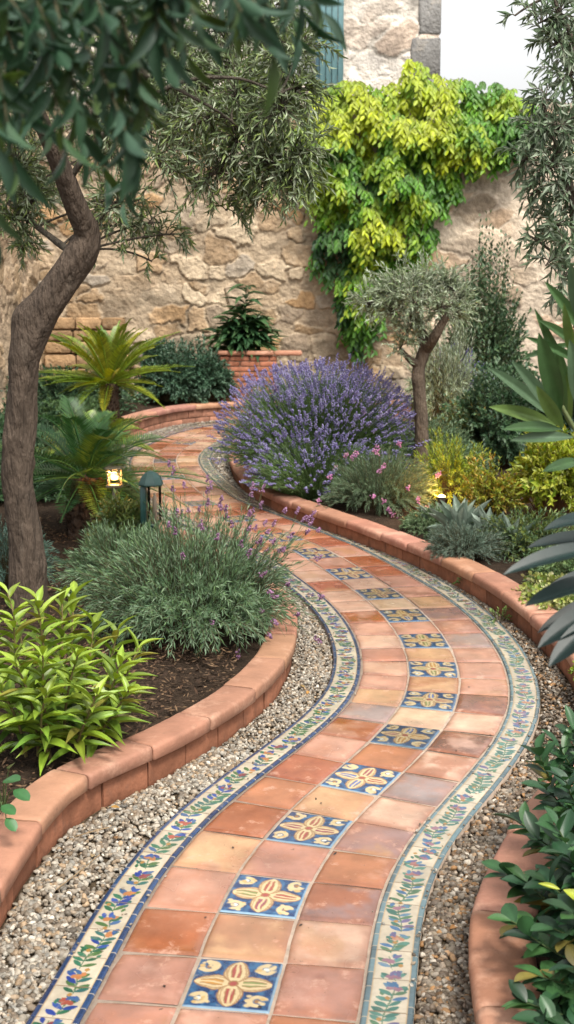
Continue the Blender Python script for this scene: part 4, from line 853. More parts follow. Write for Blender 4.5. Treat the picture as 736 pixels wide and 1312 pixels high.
big_lav('lavender_bush', 'large purple lavender in full bloom inside the bend of the path', (.24, 9.66, .08), (.88, .95), .95, 3400, 5, PUR, .055, dens=.8, hgrad=.85)
big_lav('lavender_bush', 'dark violet lavender behind the small olive trunk', (1.5, 11.6, .1), (.42, .4), .95, 600, 6, [(.13, .09, .32), (.2, .15, .42)], .06)
PINKS = [(.5, .2, .42), (.6, .3, .5), (.4, .15, .3), (.62, .36, .42)]
shrub('lavender_bush', 'low pink flowered lavender clump at the kerb below the small olive tree', 'bush', (.62, 8.55, .1), (.40, .38), .36, 640, 26, .034, .0042, [(.16, .25, .13), (.22, .31, .18), (.12, .2, .1)], T_SLIM, 104, ang=.6,
      flowers=('ball', 26, PINKS, .06, .026, lambda e: True), spread=.45)

# small standard olive tree
r = thing('olive_tree', 'small pruned silvery olive tree standing behind the purple lavender', 'tree', W(538, 625, 9.3))
OY = 9.3
mb = MB(); tp = [(538, 650, 26), (539, 590, 24), (540, 540, 22), (537, 500, 21), (537, 470, 20), (545, 445, 19), (540, 425, 15), (528, 405, 11)]; P = crom(np.array([W(a, b, OY) for a, b, _ in tp]), 8); RR = np.interp(np.linspace(0, 1, len(P)), np.linspace(0, 1, len(tp)), [w_ / 2 / FPX * OY * .8 for *_, w_ in tp])
tube(mb, P, RR, 20, (.19, .14, .10), .2, 3, bumps=[(.5, 4.2, .03, .05), (.95, 1, .02, .05)]); P = crom(np.array([W(545, 447, OY), W(558, 430, OY - .1), W(572, 405, OY - .1)]), 6); tube(mb, P, np.linspace(.05, .025, len(P)), 12, (.19, .14, .1), .15, 2); P = crom(np.array([W(537, 468, OY), W(527, 462, OY - .05), W(514, 448, OY - .1)]), 6); tube(mb, P, np.linspace(.035, .015, len(P)), 10, (.19, .14, .1), .15, 2)
mb.build('trunk', M_BARK, r)
limbs = [([w3(528, 405, OY), w3(510, 390, OY), w3(480, 385, OY)], .03, .01), ([w3(572, 405, OY - .1), w3(580, 385, OY - .1), w3(590, 370, OY)], .025, .01), ([w3(540, 425, OY), w3(540, 390, OY - .1), w3(545, 370, OY)], .03, .01)]
SIL = [(.40, .50, .32), (.52, .60, .42), (.30, .39, .22), (.62, .68, .52), (.40, .50, .26)]
bl = [(W(a, b, y), rr, dn) for (a, b, y, rr, dn) in [(470, 392, OY, .17, .9), (492, 380, OY, .2, 1), (515, 372, OY - .1, .24, 1.2), (545, 368, OY, .25, 1.2), (570, 372, OY, .22, 1.2), (590, 385, OY, .18, 1), (530, 395, OY - .2, .24, 1.2), (505, 405, OY - .1, .22, 1), (560, 400, OY - .2, .22, 1.1), (585, 410, OY, .18, 1), (515, 430, OY - .1, .16, .7), (510, 455, OY - .1, .14, .6), (500, 390, OY + .3, .18, .8), (550, 385, OY + .3, .2, .8), (528, 366, OY, .10, .35), (572, 366, OY, .1, .35)]]
spray_tree('crown', r, limbs, bl, .2, .05, .010, SIL, 51, ntw=36, k=12, droop=-.3, radbase=.008, ang=.6)
shrub('silvery_shrub', 'pale silvery shrub filling the gap right of the small olive trunk', 'shrub', (1.36, 11.2, .2), (.38, .35), 1.22, 420, 26, .05, .008, SIL, T_SLIM, 105, ang=.7, t0=.3, spread=.5)

# --- right bed background shrubs
DK = [(.05, .12, .055), (.08, .16, .07), (.035, .085, .04), (.11, .2, .09)]
shrub('dark_shrub', 'tall dark green small leaved shrub against the pale part of the wall', 'shrub', (2.0, 13.2, .15), (.5, .45), 1.75, 620, 20, .05, .026, [(.07, .15, .07), (.11, .2, .09), (.05, .1, .05), (.16, .24, .1)], T_FOLD, 106, lo=0, spread=.5)
shrub('dark_shrub', 'dense dark green rounded shrub in the middle of the right bed', 'shrub', (1.72, 10.4, .15), (.5, .5), .78, 620, 20, .042, .022, DK, T_FOLD, 107)
shrub('dark_shrub', 'dark leafy bush behind the yellow shrub near the right edge', 'shrub', (2.4, 10.6, .15), (.6, .5), .7, 560, 20, .045, .024, [(.05, .10, .07), (.08, .14, .10), (.03, .07, .04)], T_FOLD, 108)
YG = [(.38, .48, .03), (.48, .52, .04), (.24, .38, .03), (.55, .58, .08)]
shrub('golden_shrub', 'golden yellow shrub glowing at the right side of the bed', 'shrub', (1.72, 8.1, .12), (.34, .34), .66, 260, 15, .05, .022, YG, T_FOLD, 109, lo=.1, clump=.45, stemcol=(.25, .12, .05))
shrub('golden_shrub', 'orange tinged golden twigs left of the yellow shrub', 'shrub', (1.28, 8.0, .1), (.24, .22), .42, 160, 16, .032, .014, [(.42, .26, .03), (.36, .40, .04), (.26, .34, .04)], T_FOLD, 110, lo=.1)
shrub('yellow_fern', 'lime green feathery plant beside the glowing garden light', 'plant', (1.12, 8.75, .12), (.30, .28), .42, 240, 30, .035, .007, [(.30, .40, .03), (.38, .46, .04), (.20, .32, .03)], T_SLIM, 111, ang=1.0, lo=0)
shrub('groundcover', 'low green filler plants right of the silver leaved plant', 'plant', (1.35, 7.1, .08), (.34, .3), .24, 260, 16, .035, .010, [(.08, .15, .06), (.12, .19, .08), (.2, .25, .05)], T_FOLD, 112)
shrub('groundcover', 'mixed low foliage behind the pink flowered lavender', 'plant', (1.1, 9.8, .1), (.5, .4), .45, 420, 18, .04, .012, [(.16, .26, .13), (.12, .2, .1), (.22, .32, .17)], T_FOLD, 113)

big_lav('lavender_bush', 'loose green lavender with few blooms hanging over the kerb below the big bush', (.20, 8.98, .08), (.60, .42), .50, 900, 161, PUR, .045, dens=.28)
shrub('groundcover', 'green mat of small leaves behind the kerb beside the silver rosettes', 'plant', (.92, 7.75, .06), (.26, .24), .2, 260, 14, .03, .009, [(.14, .23, .1), (.2, .3, .14)], T_FOLD, 163)
shrub('groundcover', 'leafy filler between the golden shrub and the kerb', 'plant', (1.5, 6.55, .06), (.34, .4), .2, 300, 14, .03, .012, [(.12, .22, .08), (.2, .3, .1)], T_FOLD, 164)
shrub('groundcover', 'leafy green filler behind the dark blue green leaves at right', 'plant', (1.7, 5.6, .06), (.4, .5), .22, 300, 14, .035, .014, [(.12, .22, .08), (.2, .3, .1)], T_FOLD, 165)
# silver broad leaved plant (lamb's ear like rosette)
def rosette(name, label, c, n, L, Wd, pal, T, seed, inc=(.1, 1.1), mat_=None, cat='plant', up_h=.0, droop=0.):
    rs = np.random.RandomState(seed); r = thing(name, label, cat, c); c = np.array(c, float); a = np.arange(n) * 2.4 + rs.rand(n) * .5; i = np.linspace(inc[0], inc[1], n) * (.85 + .3 * rs.rand(n))
    D = np.stack([np.cos(a) * np.sin(i), np.sin(a) * np.sin(i), np.cos(i)], 1); N = nrm(np.stack([-np.cos(a) * np.cos(i), -np.sin(a) * np.cos(i), np.sin(i)], 1) + .01)
    fo = MB(); B = c + np.column_stack([np.cos(a) * .02, np.sin(a) * .02, up_h * (1 - i / inc[1])]); leaves(fo, B, D, N, L * (.7 + .4 * rs.rand(n)), Wd * (.8 + .4 * rs.rand(n)), pick(rs, pal, n), T, .1, rs)
    fo.build('leaves', mat_ or M_LEAF, r)
    st = MB(); tube(st, np.array([c + (0, 0, -.03), c + (0, 0, up_h + .02)]), [.02, .012], 8, np.array(pal[0]) * .8); st.build('stem', M_STEM, r); return r
SG = [(.26, .34, .27), (.33, .41, .33), (.22, .3, .23)]
T_SW = tmpl_big(5, 9, .16, .08, .4, .9)
for i, (a, b, y, n, L) in enumerate([(590, 712, 7.45, 26, .26), (625, 716, 7.25, 24, .22), (560, 690, 7.8, 16, .18), (655, 722, 7.1, 12, .2)]):
    rosette('silver_agave', ['broad silver green pointed leaf rosette behind the right kerb', 'second silver rosette just right of the largest one', 'small silver rosette nearest the glowing garden light', 'pale drooping silver leaf plant beneath the yellow shrub'][i], W(a, b, y) * [1, 1, 0] + [0, 0, .1], n, L, .065 * L / .24, SG, T_SW, 200 + i, (.05, 1.0))
shrub('santolina_clump', 'fine silver green feathery clump in front of the silver rosettes', 'plant', (.98, 6.93, .1), (.24, .2), .2, 420, 24, .022, .003, [(.17, .25, .18), (.24, .32, .24), (.12, .19, .13)], T_SLIM, 114)
shrub('creeping_plant', 'lime green creeping plant trailing over the right kerb', 'plant', (1.28, 5.95, .11), (.2, .34), .1, 170, 12, .022, .016, [(.28, .36, .05), (.16, .26, .05), (.4, .42, .12), (.5, .48, .25)], T_OVAL, 115, lo=-.25, ang=1.1)
shrub('creeping_plant', 'yellow green tuft at the end of the kerb by the frame edge', 'plant', (1.21, 4.72, .1), (.14, .2), .13, 200, 14, .018, .01, [(.3, .38, .04), (.2, .3, .04)], T_OVAL, 116, lo=-.1)
shrub('weed', 'small green weed growing from the gravel against the right kerb', 'weed', G(603, 752) + [0, 0, 0], (.10, .08), .11, 26, 9, .02, .009, [(.15, .25, .05), (.2, .3, .08)], T_OVAL, 117, lo=0)
shrub('weed', 'tiny green weed on the gravel further along the right kerb', 'weed', G(640, 795), (.06, .06), .07, 12, 7, .014, .008, [(.15, .25, .05), (.2, .3, .08)], T_OVAL, 118, lo=0)

# --- cycads
def cycad(name, label, c, trunk_h, tr, fronds, pal, seed, wl, ww, nl=46, tcol=(.14, .09, .06), vee=.5, near_path=False):
    """fronds: (azimuth, start elevation, length, droop)"""
    rs = np.random.RandomState(seed); r = thing(name, label, 'cycad', c); c = np.array(c, float); top = c + (0, 0, trunk_h)
    mb = MB(); n = 22; P = np.column_stack([np.full(n, c[0]), np.full(n, c[1]), np.linspace(c[2] - .05, top[2], n)]); tube(mb, P, tr * (1 - .25 * np.linspace(0, 1, n) ** 3), 22, tcol, .1, seed)
    m = int(220 * trunk_h / .3) + 120; a = rs.rand(m) * 6.28; zz = rs.rand(m); Q = np.column_stack([c[0] + np.cos(a) * tr * .92, c[1] + np.sin(a) * tr * .92, c[2] + zz * trunk_h]); D = nrm(np.column_stack([np.cos(a), np.sin(a), .9 + 0 * a])); N = nrm(np.column_stack([np.cos(a), np.sin(a), -1 + 0 * a]))
    leaves(mb, Q, D, N, tr * .38, tr * .22, pick(rs, [(.16, .09, .05), (.10, .06, .04), (.22, .13, .08)], m), T_FOLD, .3, rs); mb.build('trunk', M_BARK, r)
    fo = MB(); st = MB()
    for (az, el, L, dr) in fronds:
        if near_path and -.9 < (az + math.pi) % (2 * math.pi) - math.pi < .1: L *= .72
        d = np.array([math.cos(az) * math.cos(el), math.sin(az) * math.cos(el), math.sin(el)]); h = np.array([math.cos(az), math.sin(az), 0])
        B = (top + h * .02)[None]; E = (top + d * L * .75 + h * L * .25 - np.array([0, 0, dr * L]))[None]; P1 = (top + d * L * .6)[None]
        tubes(st, bez(B, P1, E, np.linspace(0, 1, 12)), .007, .002, np.array(pal[0]) * 1.1, 5)
        t = np.linspace(.1, 1, nl); Pm = bez(B, P1, E, t)[0]; Tm = bezt(B, P1, E, t)[0]; side = nrm(np.cross(Tm, np.array([0, 0, 1.]) + 1e-3)); upv = np.cross(side, Tm)
        prof = wl * np.sin(np.clip(t * 1.05 + .12, 0, 1) ** .8 * math.pi) ** .6 + .01
        pc = pick(rs, pal, 1)[0] * (.85 + .3 * rs.rand())
        for s in (-1, 1):
            D = nrm(side * s * 1. + Tm * (.55 + .5 * t[:, None]) + upv * (vee + .15 * rs.rand(nl, 1)))
            leaves(fo, Pm, D, upv, prof * (.9 + .2 * rs.rand(nl)), ww, np.tile(pc, (nl, 1)), T_SLIM, .3, rs)
    st.build('frond_stems', M_STEM, r); fo.build('fronds', M_GLOSS, r); return r
rs = np.random.RandomState(1)
def ring(n, e0, e1, L, dr, rs, a0=0, a1=2 * math.pi):
    return [(a0 + (a1 - a0) * (i + .6 * rs.rand()) / n, R_(rs.uniform(e0, e1)), L * rs.uniform(.85, 1.1), dr * rs.uniform(.7, 1.3)) for i in range(n)]
cY = 10.4; cb = W(142, 545, cY)
cycad('cycad', 'yellow green cycad with short trunk in front of the stone wall', (cb[0], cY, .2), W(0, 492, cY)[2] - .2, .085, ring(10, 62, 82, .72, .0, rs) + ring(15, 36, 60, .74, .04, rs) + ring(18, 8, 34, .68, .10, rs) + ring(8, -15, 5, .45, .3, rs), [(.20, .30, .025), (.30, .36, .03), (.13, .24, .03), (.40, .40, .035)], 61, .075, .017, 38)
cY = 7.6; cb = W(112, 680, cY)
cycad('cycad', 'dark green feathery cycad with shaggy brown trunk behind the leaning olive', (cb[0], cY, .1), W(0, 612, cY)[2] - .1, .11, ring(9, 48, 75, .72, .15, rs) + ring(13, 22, 45, .88, .22, rs) + ring(15, 0, 20, .84, .22, rs) + ring(9, -25, -5, .46, .3, rs), [(.05, .15, .04), (.08, .20, .05), (.035, .11, .035), (.16, .27, .04)], 62, .13, .010, 40, vee=.3, near_path=True)
cY = 8.9; cb = W(128, 600, cY)
cycad('cycad', 'smaller lime green cycad between the dark one and the path', (cb[0], cY, .1), .38, .08, ring(12, 30, 70, .42, .2, rs) + ring(12, 0, 28, .42, .3, rs), [(.17, .26, .03), (.26, .33, .04), (.12, .2, .03)], 63, .085, .009, 44)

# left background filling
shrub('groundcover', 'low dry green foliage around the glowing lantern', 'plant', (-1.12, 8.15, .1), (.24, .5), .34, 500, 16, .032, .014, [(.14, .19, .04), (.09, .14, .04), (.2, .2, .06), (.22, .13, .05)], T_FOLD, 121)
shrub('groundcover', 'olive green ground cover beside the far left edge of the path', 'plant', (-1.62, 9.9, .1), (.34, .9), .42, 560, 16, .035, .015, [(.14, .19, .04), (.09, .14, .05), (.19, .22, .05)], T_FOLD, 122)
shrub('groundcover', 'dark underplanting beneath the yellow green cycad', 'plant', (-1.95, 9.0, .1), (.5, .6), .35, 360, 16, .05, .02, DK, T_FOLD, 123)
shrub('groundcover', 'shaded filler plants behind the leaning trunk at far left', 'plant', (-2.3, 10.5, .1), (.6, .9), .5, 420, 16, .06, .024, DK, T_FOLD, 124)
for i, (a, b, y, rx, h) in enumerate([(225, 500, 15.2, .36, .62), (262, 500, 15.3, .38, .66), (205, 480, 15.5, .3, .75)]):
    q = W(a, b, y); shrub('hedge_shrub', ['dense dark green round shrub behind the far kerb, left of middle', 'dense dark green round shrub beneath the long leaved plant', 'taller dark green shrub against the stone wall by the cycad'][i], 'shrub', (q[0], y - .1, .2), (rx, .28), h, 480, 18, .045, .022, [(.08, .17, .10), (.12, .22, .13), (.05, .12, .07)], T_FOLD, 130 + i, lo=0)
shrub('groundcover', 'dark leafy cover at the foot of the squared stone blocks', 'plant', (-2.5, 14.2, .15), (.9, .8), .5, 620, 16, .06, .024, DK, T_FOLD, 141)
shrub('groundcover', 'mid green filler plants behind the yellow green cycad', 'plant', (-2.0, 12.3, .15), (.42, .8), .36, 420, 16, .05, .02, [(.1, .18, .06), (.07, .14, .05)], T_FOLD, 142)
# long strap leaved plant on the brick planter
r = thing('strap_leaf_plant', 'upright plant with long glossy dark leaves on the brick planter', 'plant', (W(312, 480, 15.4)[0], 15.55, .75))
rs = np.random.RandomState(15); c = np.array([W(312, 480, 15.5)[0], 15.55, .72]); fo = MB(); st = MB()
for (dx, h, n) in [(-.18, .42, 34), (.0, .55, 44), (.18, .46, 38), (.04, .82, 26), (-.1, .3, 24), (.3, .3, 26), (-.3, .25, 24), (.1, .35, 30)]:
    B = c + (dx * .4, 0, 0); E = c + (dx, -.05, h); P = np.linspace(B, E, 6)[None]; tubes(st, P, .008, .005, (.06, .1, .04), 5)
    t = np.linspace(.15, 1, n)[:, None]; Q = B + (E - B) * t; a = np.arange(n) * 2.4; D = nrm(np.column_stack([np.cos(a), np.sin(a) - .2, .9 - .9 * rs.rand(n)])); leaves(fo, Q, D, np.tile([0, 0, 1.], (n, 1)) + rs.randn(n, 3) * .15, .34 * (.8 + .4 * rs.rand(n)) * (1.15 - .5 * t[:, 0]), .085, pick(rs, [(.035, .10, .04), (.06, .15, .06), (.10, .2, .07)], n), tmpl_big(3, 8, .1, .45), .12, rs)
st.build('stems', M_STEM, r); fo.build('leaves', M_GLOSS, r)
shrub('groundcover', 'sparse green tufts below the wall behind the purple lavender', 'plant', (.6, 15.5, .12), (.7, .3), .3, 160, 12, .04, .015, DK, T_FOLD, 140)

# --- bright broad leaved shrub lower left
r = thing('broadleaf_shrub', 'bright lime green long leaved shrub in the front of the left bed', 'shrub', (-1.0, 4.05, .12))
rs = np.random.RandomState(88); fo = MB(); st = MB(); LG = [(.24, .42, .045), (.34, .52, .05), (.16, .33, .05), (.45, .60, .07)]
T_LG = tmpl_big(5, 9, .10, .32, .38, 1.1)
def sprout(B, E, n, L, Wd, pal, T, rs, t0=.25, curve=.05, young=True, stemc=(.2, .16, .06), sr=.006, el=(.1, .9)):
    B, E = np.array(B, float), np.array(E, float); P1 = (B + E) / 2 + np.array([rs.uniform(-1, 1) * curve, rs.uniform(-1, 1) * curve, 0]); tubes(st, bez(B[None], P1[None], E[None], np.linspace(0, 1, 8)), sr, sr * .5, stemc, 6)
    t = np.linspace(t0, 1, n); P = bez(B[None], P1[None], E[None], t)[0]; Tm = bezt(B[None], P1[None], E[None], t)[0]; a = np.arange(n) * 2.4 + rs.rand() * 6
    e = lerp(el[0], el[1], t ** 1.5) + rs.uniform(-.15, .15, n); D = nrm(np.column_stack([np.cos(a), np.sin(a), 0 * a]) * np.cos(e)[:, None] + Tm * (np.sin(e) + .12)[:, None]); N = nrm(np.tile([0, 0, 1.], (n, 1)) + Tm * .4 - D * .2 + rs.randn(n, 3) * .18)
    c = pick(rs, pal, n); 
    if young: c = lerp(c, np.array(pal[-1]), (t ** 2)[:, None] * .7)
    old = rs.rand(n) < .06; c[old] = lerp(c[old], np.array([.34, .26, .06]), .75); dk = rs.rand(n) < .3; c[dk] *= .6
    leaves(fo, P, D, N, L * (.75 + .4 * rs.rand(n)) * (1 - .35 * t ** 3), Wd * (.8 + .35 * rs.rand(n)) * (1 - .3 * t ** 3), c, T, .1, rs)
for (a, b, y, n, ox) in [(48, 770, 4.05, 22, 0), (80, 770, 4.2, 22, 0), (18, 790, 4.0, 20, 0), (120, 800, 4.15, 20, 10), (155, 850, 4.0, 18, 25), (150, 810, 4.25, 18, 15), (100, 840, 3.85, 18, 10), (55, 840, 3.8, 18, 0), (20, 850, 3.8, 16, 0), (165, 885, 3.9, 14, 30), (125, 890, 3.8, 14, 20), (-20, 800, 4.0, 18, 0), (-15, 860, 3.8, 16, 0), (60, 890, 3.75, 12, 0), (95, 760, 4.35, 16, 0), (178, 830, 4.2, 12, 20), (10, 760, 4.3, 14, 0)]:
    E = W(a, b, y); B = np.array([lerp(W(70, 900, 4.0)[0], E[0], .45), lerp(4.0, y, .6), .11]); sprout(B, E, n + 8, .14, .034, LG, T_LG, rs, t0=.12)
st.build('stems', M_STEM, r); fo.build('leaves', M_GLOSS, r)

# round leaves bottom left
r = thing('round_leaf_plant', 'small plant with round green leaves leaning over the kerb at far left', 'plant', W(-15, 1020, 3.2)); st = MB(); fo = MB(); rs = np.random.RandomState(5)
base = np.array([-.80, 3.42, .12])
for (a, b, y, L, dx, dz) in [(5, 1000, 3.25, .06, .8, .3), (18, 1012, 3.22, .055, .9, -.3), (2, 1032, 3.2, .05, .8, -.2), (8, 1048, 3.18, .045, .7, -.6), (-10, 985, 3.28, .05, .2, .6), (-15, 1020, 3.3, .05, .1, .1), (-20, 1000, 3.4, .05, -.5, .3), (12, 985, 3.35, .035, .4, .7)]:
    E = W(a, b, y); tubes(st, bez(base[None], ((base + E) / 2 + (0, 0, .04))[None], E[None], np.linspace(0, 1, 6)), .0022, .0015, (.14, .22, .08), 5)
    leaves(fo, E[None], nrm(np.array([[dx, -.5, dz]])), np.array([[.1, -.3, 1.]]), L, L * .75, np.array([[.06, .19, .06]]) * (.8 + .5 * rs.rand()), T_ROUND, .1, rs)
st.build('stems', M_STEM, r); fo.build('leaves', M_GLOSS, r)

# --- glossy shrub lower right
r = thing('broadleaf_shrub', 'glossy dark green shrub over the kerb in the lower right corner', 'shrub', (.85, 2.7, .1)); st = MB(); fo = MB(); rs = np.random.RandomState(66)
DG = [(.03, .095, .04), (.05, .14, .05), (.025, .07, .035), (.08, .2, .06)]; T_DG = tmpl_big(5, 8, .09, .16, .55, .75)
for (a, b, y) in [(690, 965, 3.3), (715, 955, 3.35), (735, 935, 3.4), (700, 1010, 3.1), (725, 1000, 3.05), (668, 1055, 2.95), (690, 1075, 2.85), (715, 1060, 2.8), (650, 1120, 2.75), (675, 1130, 2.7), (700, 1130, 2.65), (730, 1100, 2.7), (655, 1180, 2.6), (680, 1200, 2.5), (710, 1190, 2.5), (735, 1170, 2.5), (690, 1250, 2.42), (715, 1270, 2.38), (735, 1240, 2.4), (700, 1310, 2.3), (725, 1320, 2.28), (740, 1030, 3.0), (760, 1100, 2.7), (760, 980, 3.2), (760, 1200, 2.5), (765, 1290, 2.35), (675, 1285, 2.36)]:
    E = W(a, b, y); B = np.array([lerp(E[0], .95, .6), y + .02, .1]); E[2] = max(E[2], .17); sprout(B, E, 24, .105, .046, DG, T_DG, rs, t0=.2, young=False, stemc=(.08, .12, .04), sr=.003, el=(.0, .8))
E = W(722, 1140, 2.55); leaves(fo, E[None], nrm(np.array([[.75, -.5, -.2]])), np.array([[.1, -.6, 1.]]), .07, .03, np.array([[.42, .48, .04]]), T_DG, .02, rs); leaves(fo, W(690, 1132, 2.5)[None], nrm(np.array([[.9, -.3, -.05]])), np.array([[.0, -.7, 1.]]), .045, .012, np.array([[.42, .48, .04]]), T_DG, .02, rs)
st.build('stems', M_STEM, r); fo.build('leaves', M_GLOSS, r)

# --- large blurred leaves on the right: two plants close to the camera
r = thing('broadleaf_shrub', 'dark blue green large leaved branch entering at the right edge', 'shrub', (.62, 1.9, .9)); st = MB(); fo = MB(); rs = np.random.RandomState(67)
T_CL = tmpl_big(7, 12, .05, .10, .5, .7)
hub = W(790, 745, 2.0)
tubes(st, bez(np.array([(.95, 2.3, .1)]), np.array([(.85, 2.2, .6)]), hub[None], np.linspace(0, 1, 10)), .010, .006, (.1, .1, .06), 8)
for (bx, by, tx, ty, y, wd, c) in [(790, 700, 648, 722, 1.95, .033, 1.1), (790, 690, 680, 690, 2.1, .03, .8), (790, 740, 675, 765, 2.0, .034, 1.0), (790, 770, 690, 820, 1.95, .036, .8), (800, 760, 690, 800, 2.1, .03, .7), (790, 780, 703, 845, 1.92, .036, .8), (800, 660, 700, 668, 2.05, .03, 1.1), (800, 680, 720, 655, 2.0, .026, 1.2), (820, 730, 700, 745, 2.2, .034, .8), (800, 800, 740, 870, 2.0, .034, .8)]:
    B = W(bx, by, y + .08); E = W(tx, ty, y); d = E - B; L = np.linalg.norm(d); leaves(fo, B[None], d[None], np.array([[-.1, -.45, 1.]]), L, wd * 1.25, np.array([[.010, .030, .026]]) * c, T_CL, .05, rs)
st.build('stems', M_STEM, r); fo.build('leaves', M_GLOSS, r)
r = thing('broadleaf_shrub', 'green upright leathery leaves at the right edge beside the wall view', 'shrub', (.8, 2.6, .9)); st = MB(); fo = MB()
tubes(st, bez(np.array([(1.2, 2.9, .1)]), np.array([(1.0, 2.8, .7)]), W(780, 610, 2.6)[None], np.linspace(0, 1, 10)), .012, .008, (.12, .12, .06), 8)
tubes(st, bez(W(780, 610, 2.6)[None], W(740, 560, 2.6)[None], W(720, 520, 2.6)[None], np.linspace(0, 1, 8)), .006, .004, (.16, .2, .08), 8)
tubes(st, bez(W(780, 610, 2.6)[None], W(760, 500, 2.6)[None], W(745, 400, 2.6)[None], np.linspace(0, 1, 8)), .006, .004, (.16, .2, .08), 8)
GRN = [(.10, .2, .07), (.13, .22, .12), (.07, .15, .05), (.16, .26, .07)]
for i, (bx, by, tx, ty, wd, g) in enumerate([(712, 545, 634, 518, .026, 3), (715, 540, 632, 468, .024, 1), (712, 535, 664, 464, .026, 1), (718, 530, 693, 432, .034, 2), (725, 535, 712, 455, .026, 0), (730, 545, 725, 480, .026, 3), (720, 550, 650, 545, .022, 2), (735, 560, 660, 560, .022, 1), (745, 450, 697, 408, .02, 0), (748, 430, 705, 362, .022, 0), (750, 420, 730, 342, .026, 1), (752, 470, 680, 430, .016, 2), (745, 440, 670, 455, .014, 2), (750, 400, 745, 350, .03, 0), (740, 520, 735, 440, .03, 1), (745, 590, 700, 600, .022, 2), (735, 500, 688, 400, .018, 0), (745, 480, 720, 395, .02, 3), (722, 548, 690, 500, .024, 3)]):
    y = 2.55 + .1 * math.sin(i * 1.7); B = W(bx, by, y + .04); E = W(tx, ty, y - .04); d = E - B; L = np.linalg.norm(d); leaves(fo, B[None], d[None], np.array([[-.3 + .3 * math.sin(i), -.9, .5]]), L, wd * 1.15, np.array([GRN[g]]), T_CL, .1, rs)
st.build('stems', M_STEM, r); fo.build('leaves', M_GLOSS, r)

# ------------------------------------------------------------------ lights that the photo shows
def lathe(mb, c, prof, sides, col, mi=0, rot=0):
    a = np.linspace(0, 2 * math.pi, sides, endpoint=False) + rot; V = np.array([[(c[0] + r_ * math.cos(t), c[1] + r_ * math.sin(t), c[2] + z) for t in a] for r_, z in prof]); mb.add(V.reshape(-1, 3), grid_faces(len(prof), sides, True), col, mi)
bc = W(194, 640, 6.9) * [1, 1, 0] + [0, 0, .1]; zt = W(194, 604, 6.9)[2] - .1
r = thing('bollard_light', 'dark green bollard light with pointed cap beside the path', 'lamp', bc)
GC = (.02, .07, .06)
mb = MB(); lathe(mb, bc, [(.045, -.05), (.045, 0), (.04, .01), (.038, zt - .30), (.043, zt - .295), (.043, zt - .285), (0, zt - .285)], 24, GC); mb.build('post', M_PAINT, r)
mb = MB(); w0 = zt - .285
box(mb, bc[0] - .058, bc[0] - .025, bc[1] - .035, bc[1] + .035, bc[2] + w0, bc[2] + zt - .075, GC, 0, .006); mb.build('bracket', M_PAINT, r)
mb = MB(); lathe(mb, bc + [.018, 0, 0], [(.038, w0), (.038, zt - .07)], 28, (.9, .9, .9)); mb.build('glass_cylinder', M_CLEAR, r, True)
mb = MB(); lathe(mb, bc + [.018, 0, 0], [(0, w0), (.012, w0), (.012, zt - .15), (.006, zt - .12), (0, zt - .12)], 12, (.6, .5, .4)); mb.build('tube_lamp', M_PAINT, r)
mb = MB(); lathe(mb, bc, [(0, zt - .075), (.068, zt - .075), (.070, zt - .068), (.066, zt - .055), (.055, zt - .03), (.036, zt - .010), (.012, zt + .002), (0, zt + .004)], 8, GC, rot=.39); mb.build('cap', M_PAINT, r, False)
def lantern(name, label, c, w, h, watts, seed):
    r = thing(name, label, 'lamp', c); c = np.array(c, float); mb = MB(); t = .008
    for sx in (-1, 1):
        for sy in (-1, 1): box(mb, c[0] + sx * w / 2 - t / 2, c[0] + sx * w / 2 + t / 2, c[1] + sy * w / 2 - t / 2, c[1] + sy * w / 2 + t / 2, c[2], c[2] + h, (.25, .2, .13), 0, .002)
    box(mb, c[0] - w / 2 - .01, c[0] + w / 2 + .01, c[1] - w / 2 - .01, c[1] + w / 2 + .01, c[2] - .02, c[2] - .001, (.2, .16, .1)); box(mb, c[0] - w / 2 - .012, c[0] + w / 2 + .012, c[1] - w / 2 - .012, c[1] + w / 2 + .012, c[2] + h + .001, c[2] + h + .014, (.2, .16, .1))
    box(mb, c[0] - .014, c[0] + .014, c[1] - .014, c[1] + .014, -.0, c[2] - .021, (.15, .12, .08)); mb.build('frame', M_PAINT, r)
    mb = MB(); lathe(mb, c, [(0, h * .25), (w * .28, h * .3), (w * .34, h * .5), (w * .2, h * .8), (0, h * .85)], 14, (1, .8, .5)); mb.build('bulb', M_LAMP, r)
    L = bpy.data.lights.new('lantern_light', 'POINT'); L.energy = watts; L.color = (1, .5, .16); L.shadow_soft_size = .04; o = bpy.data.objects.new('lantern_light', L); COL.objects.link(o); o.parent = r; o.location = (0, 0, h * .5)
lY = 8.0
qq = W(160, 640, 7.05); shrub('groundcover', 'leafy green tuft half hiding the post of the glowing lantern', 'plant', (qq[0], 7.05, .1), (.20, .16), .36, 260, 14, .034, .015, [(.14, .22, .05), (.1, .17, .05), (.22, .26, .06)], T_FOLD, 151)
lantern('garden_lantern', 'glowing square lantern among the cycads left of the path', W(147, 620, 7.3), .07, .085, 8, 1)
r = thing('garden_spotlight', 'small glowing ground spotlight below the little olive tree on the right', 'lamp', (*G(566, 640, .25)[:2], .1)); q = W(566, 640, 8.35)
mb = MB(); lathe(mb, q + [0, 0, -.03], [(0, 0), (.02, 0), (.024, .02), (.028, .034), (.03, .05)], 16, (.08, .07, .06)); box(mb, q[0] - .006, q[0] + .006, q[1] - .006, q[1] + .006, .0, q[2] - .03, (.08, .07, .06)); mb.build('housing', M_PAINT, r)
mb = MB(); lathe(mb, q + [0, 0, .015], [(.027, 0), (.02, .012), (0, .018)], 16, (1, .8, .5)); mb.build('lens', M_LAMP, r)
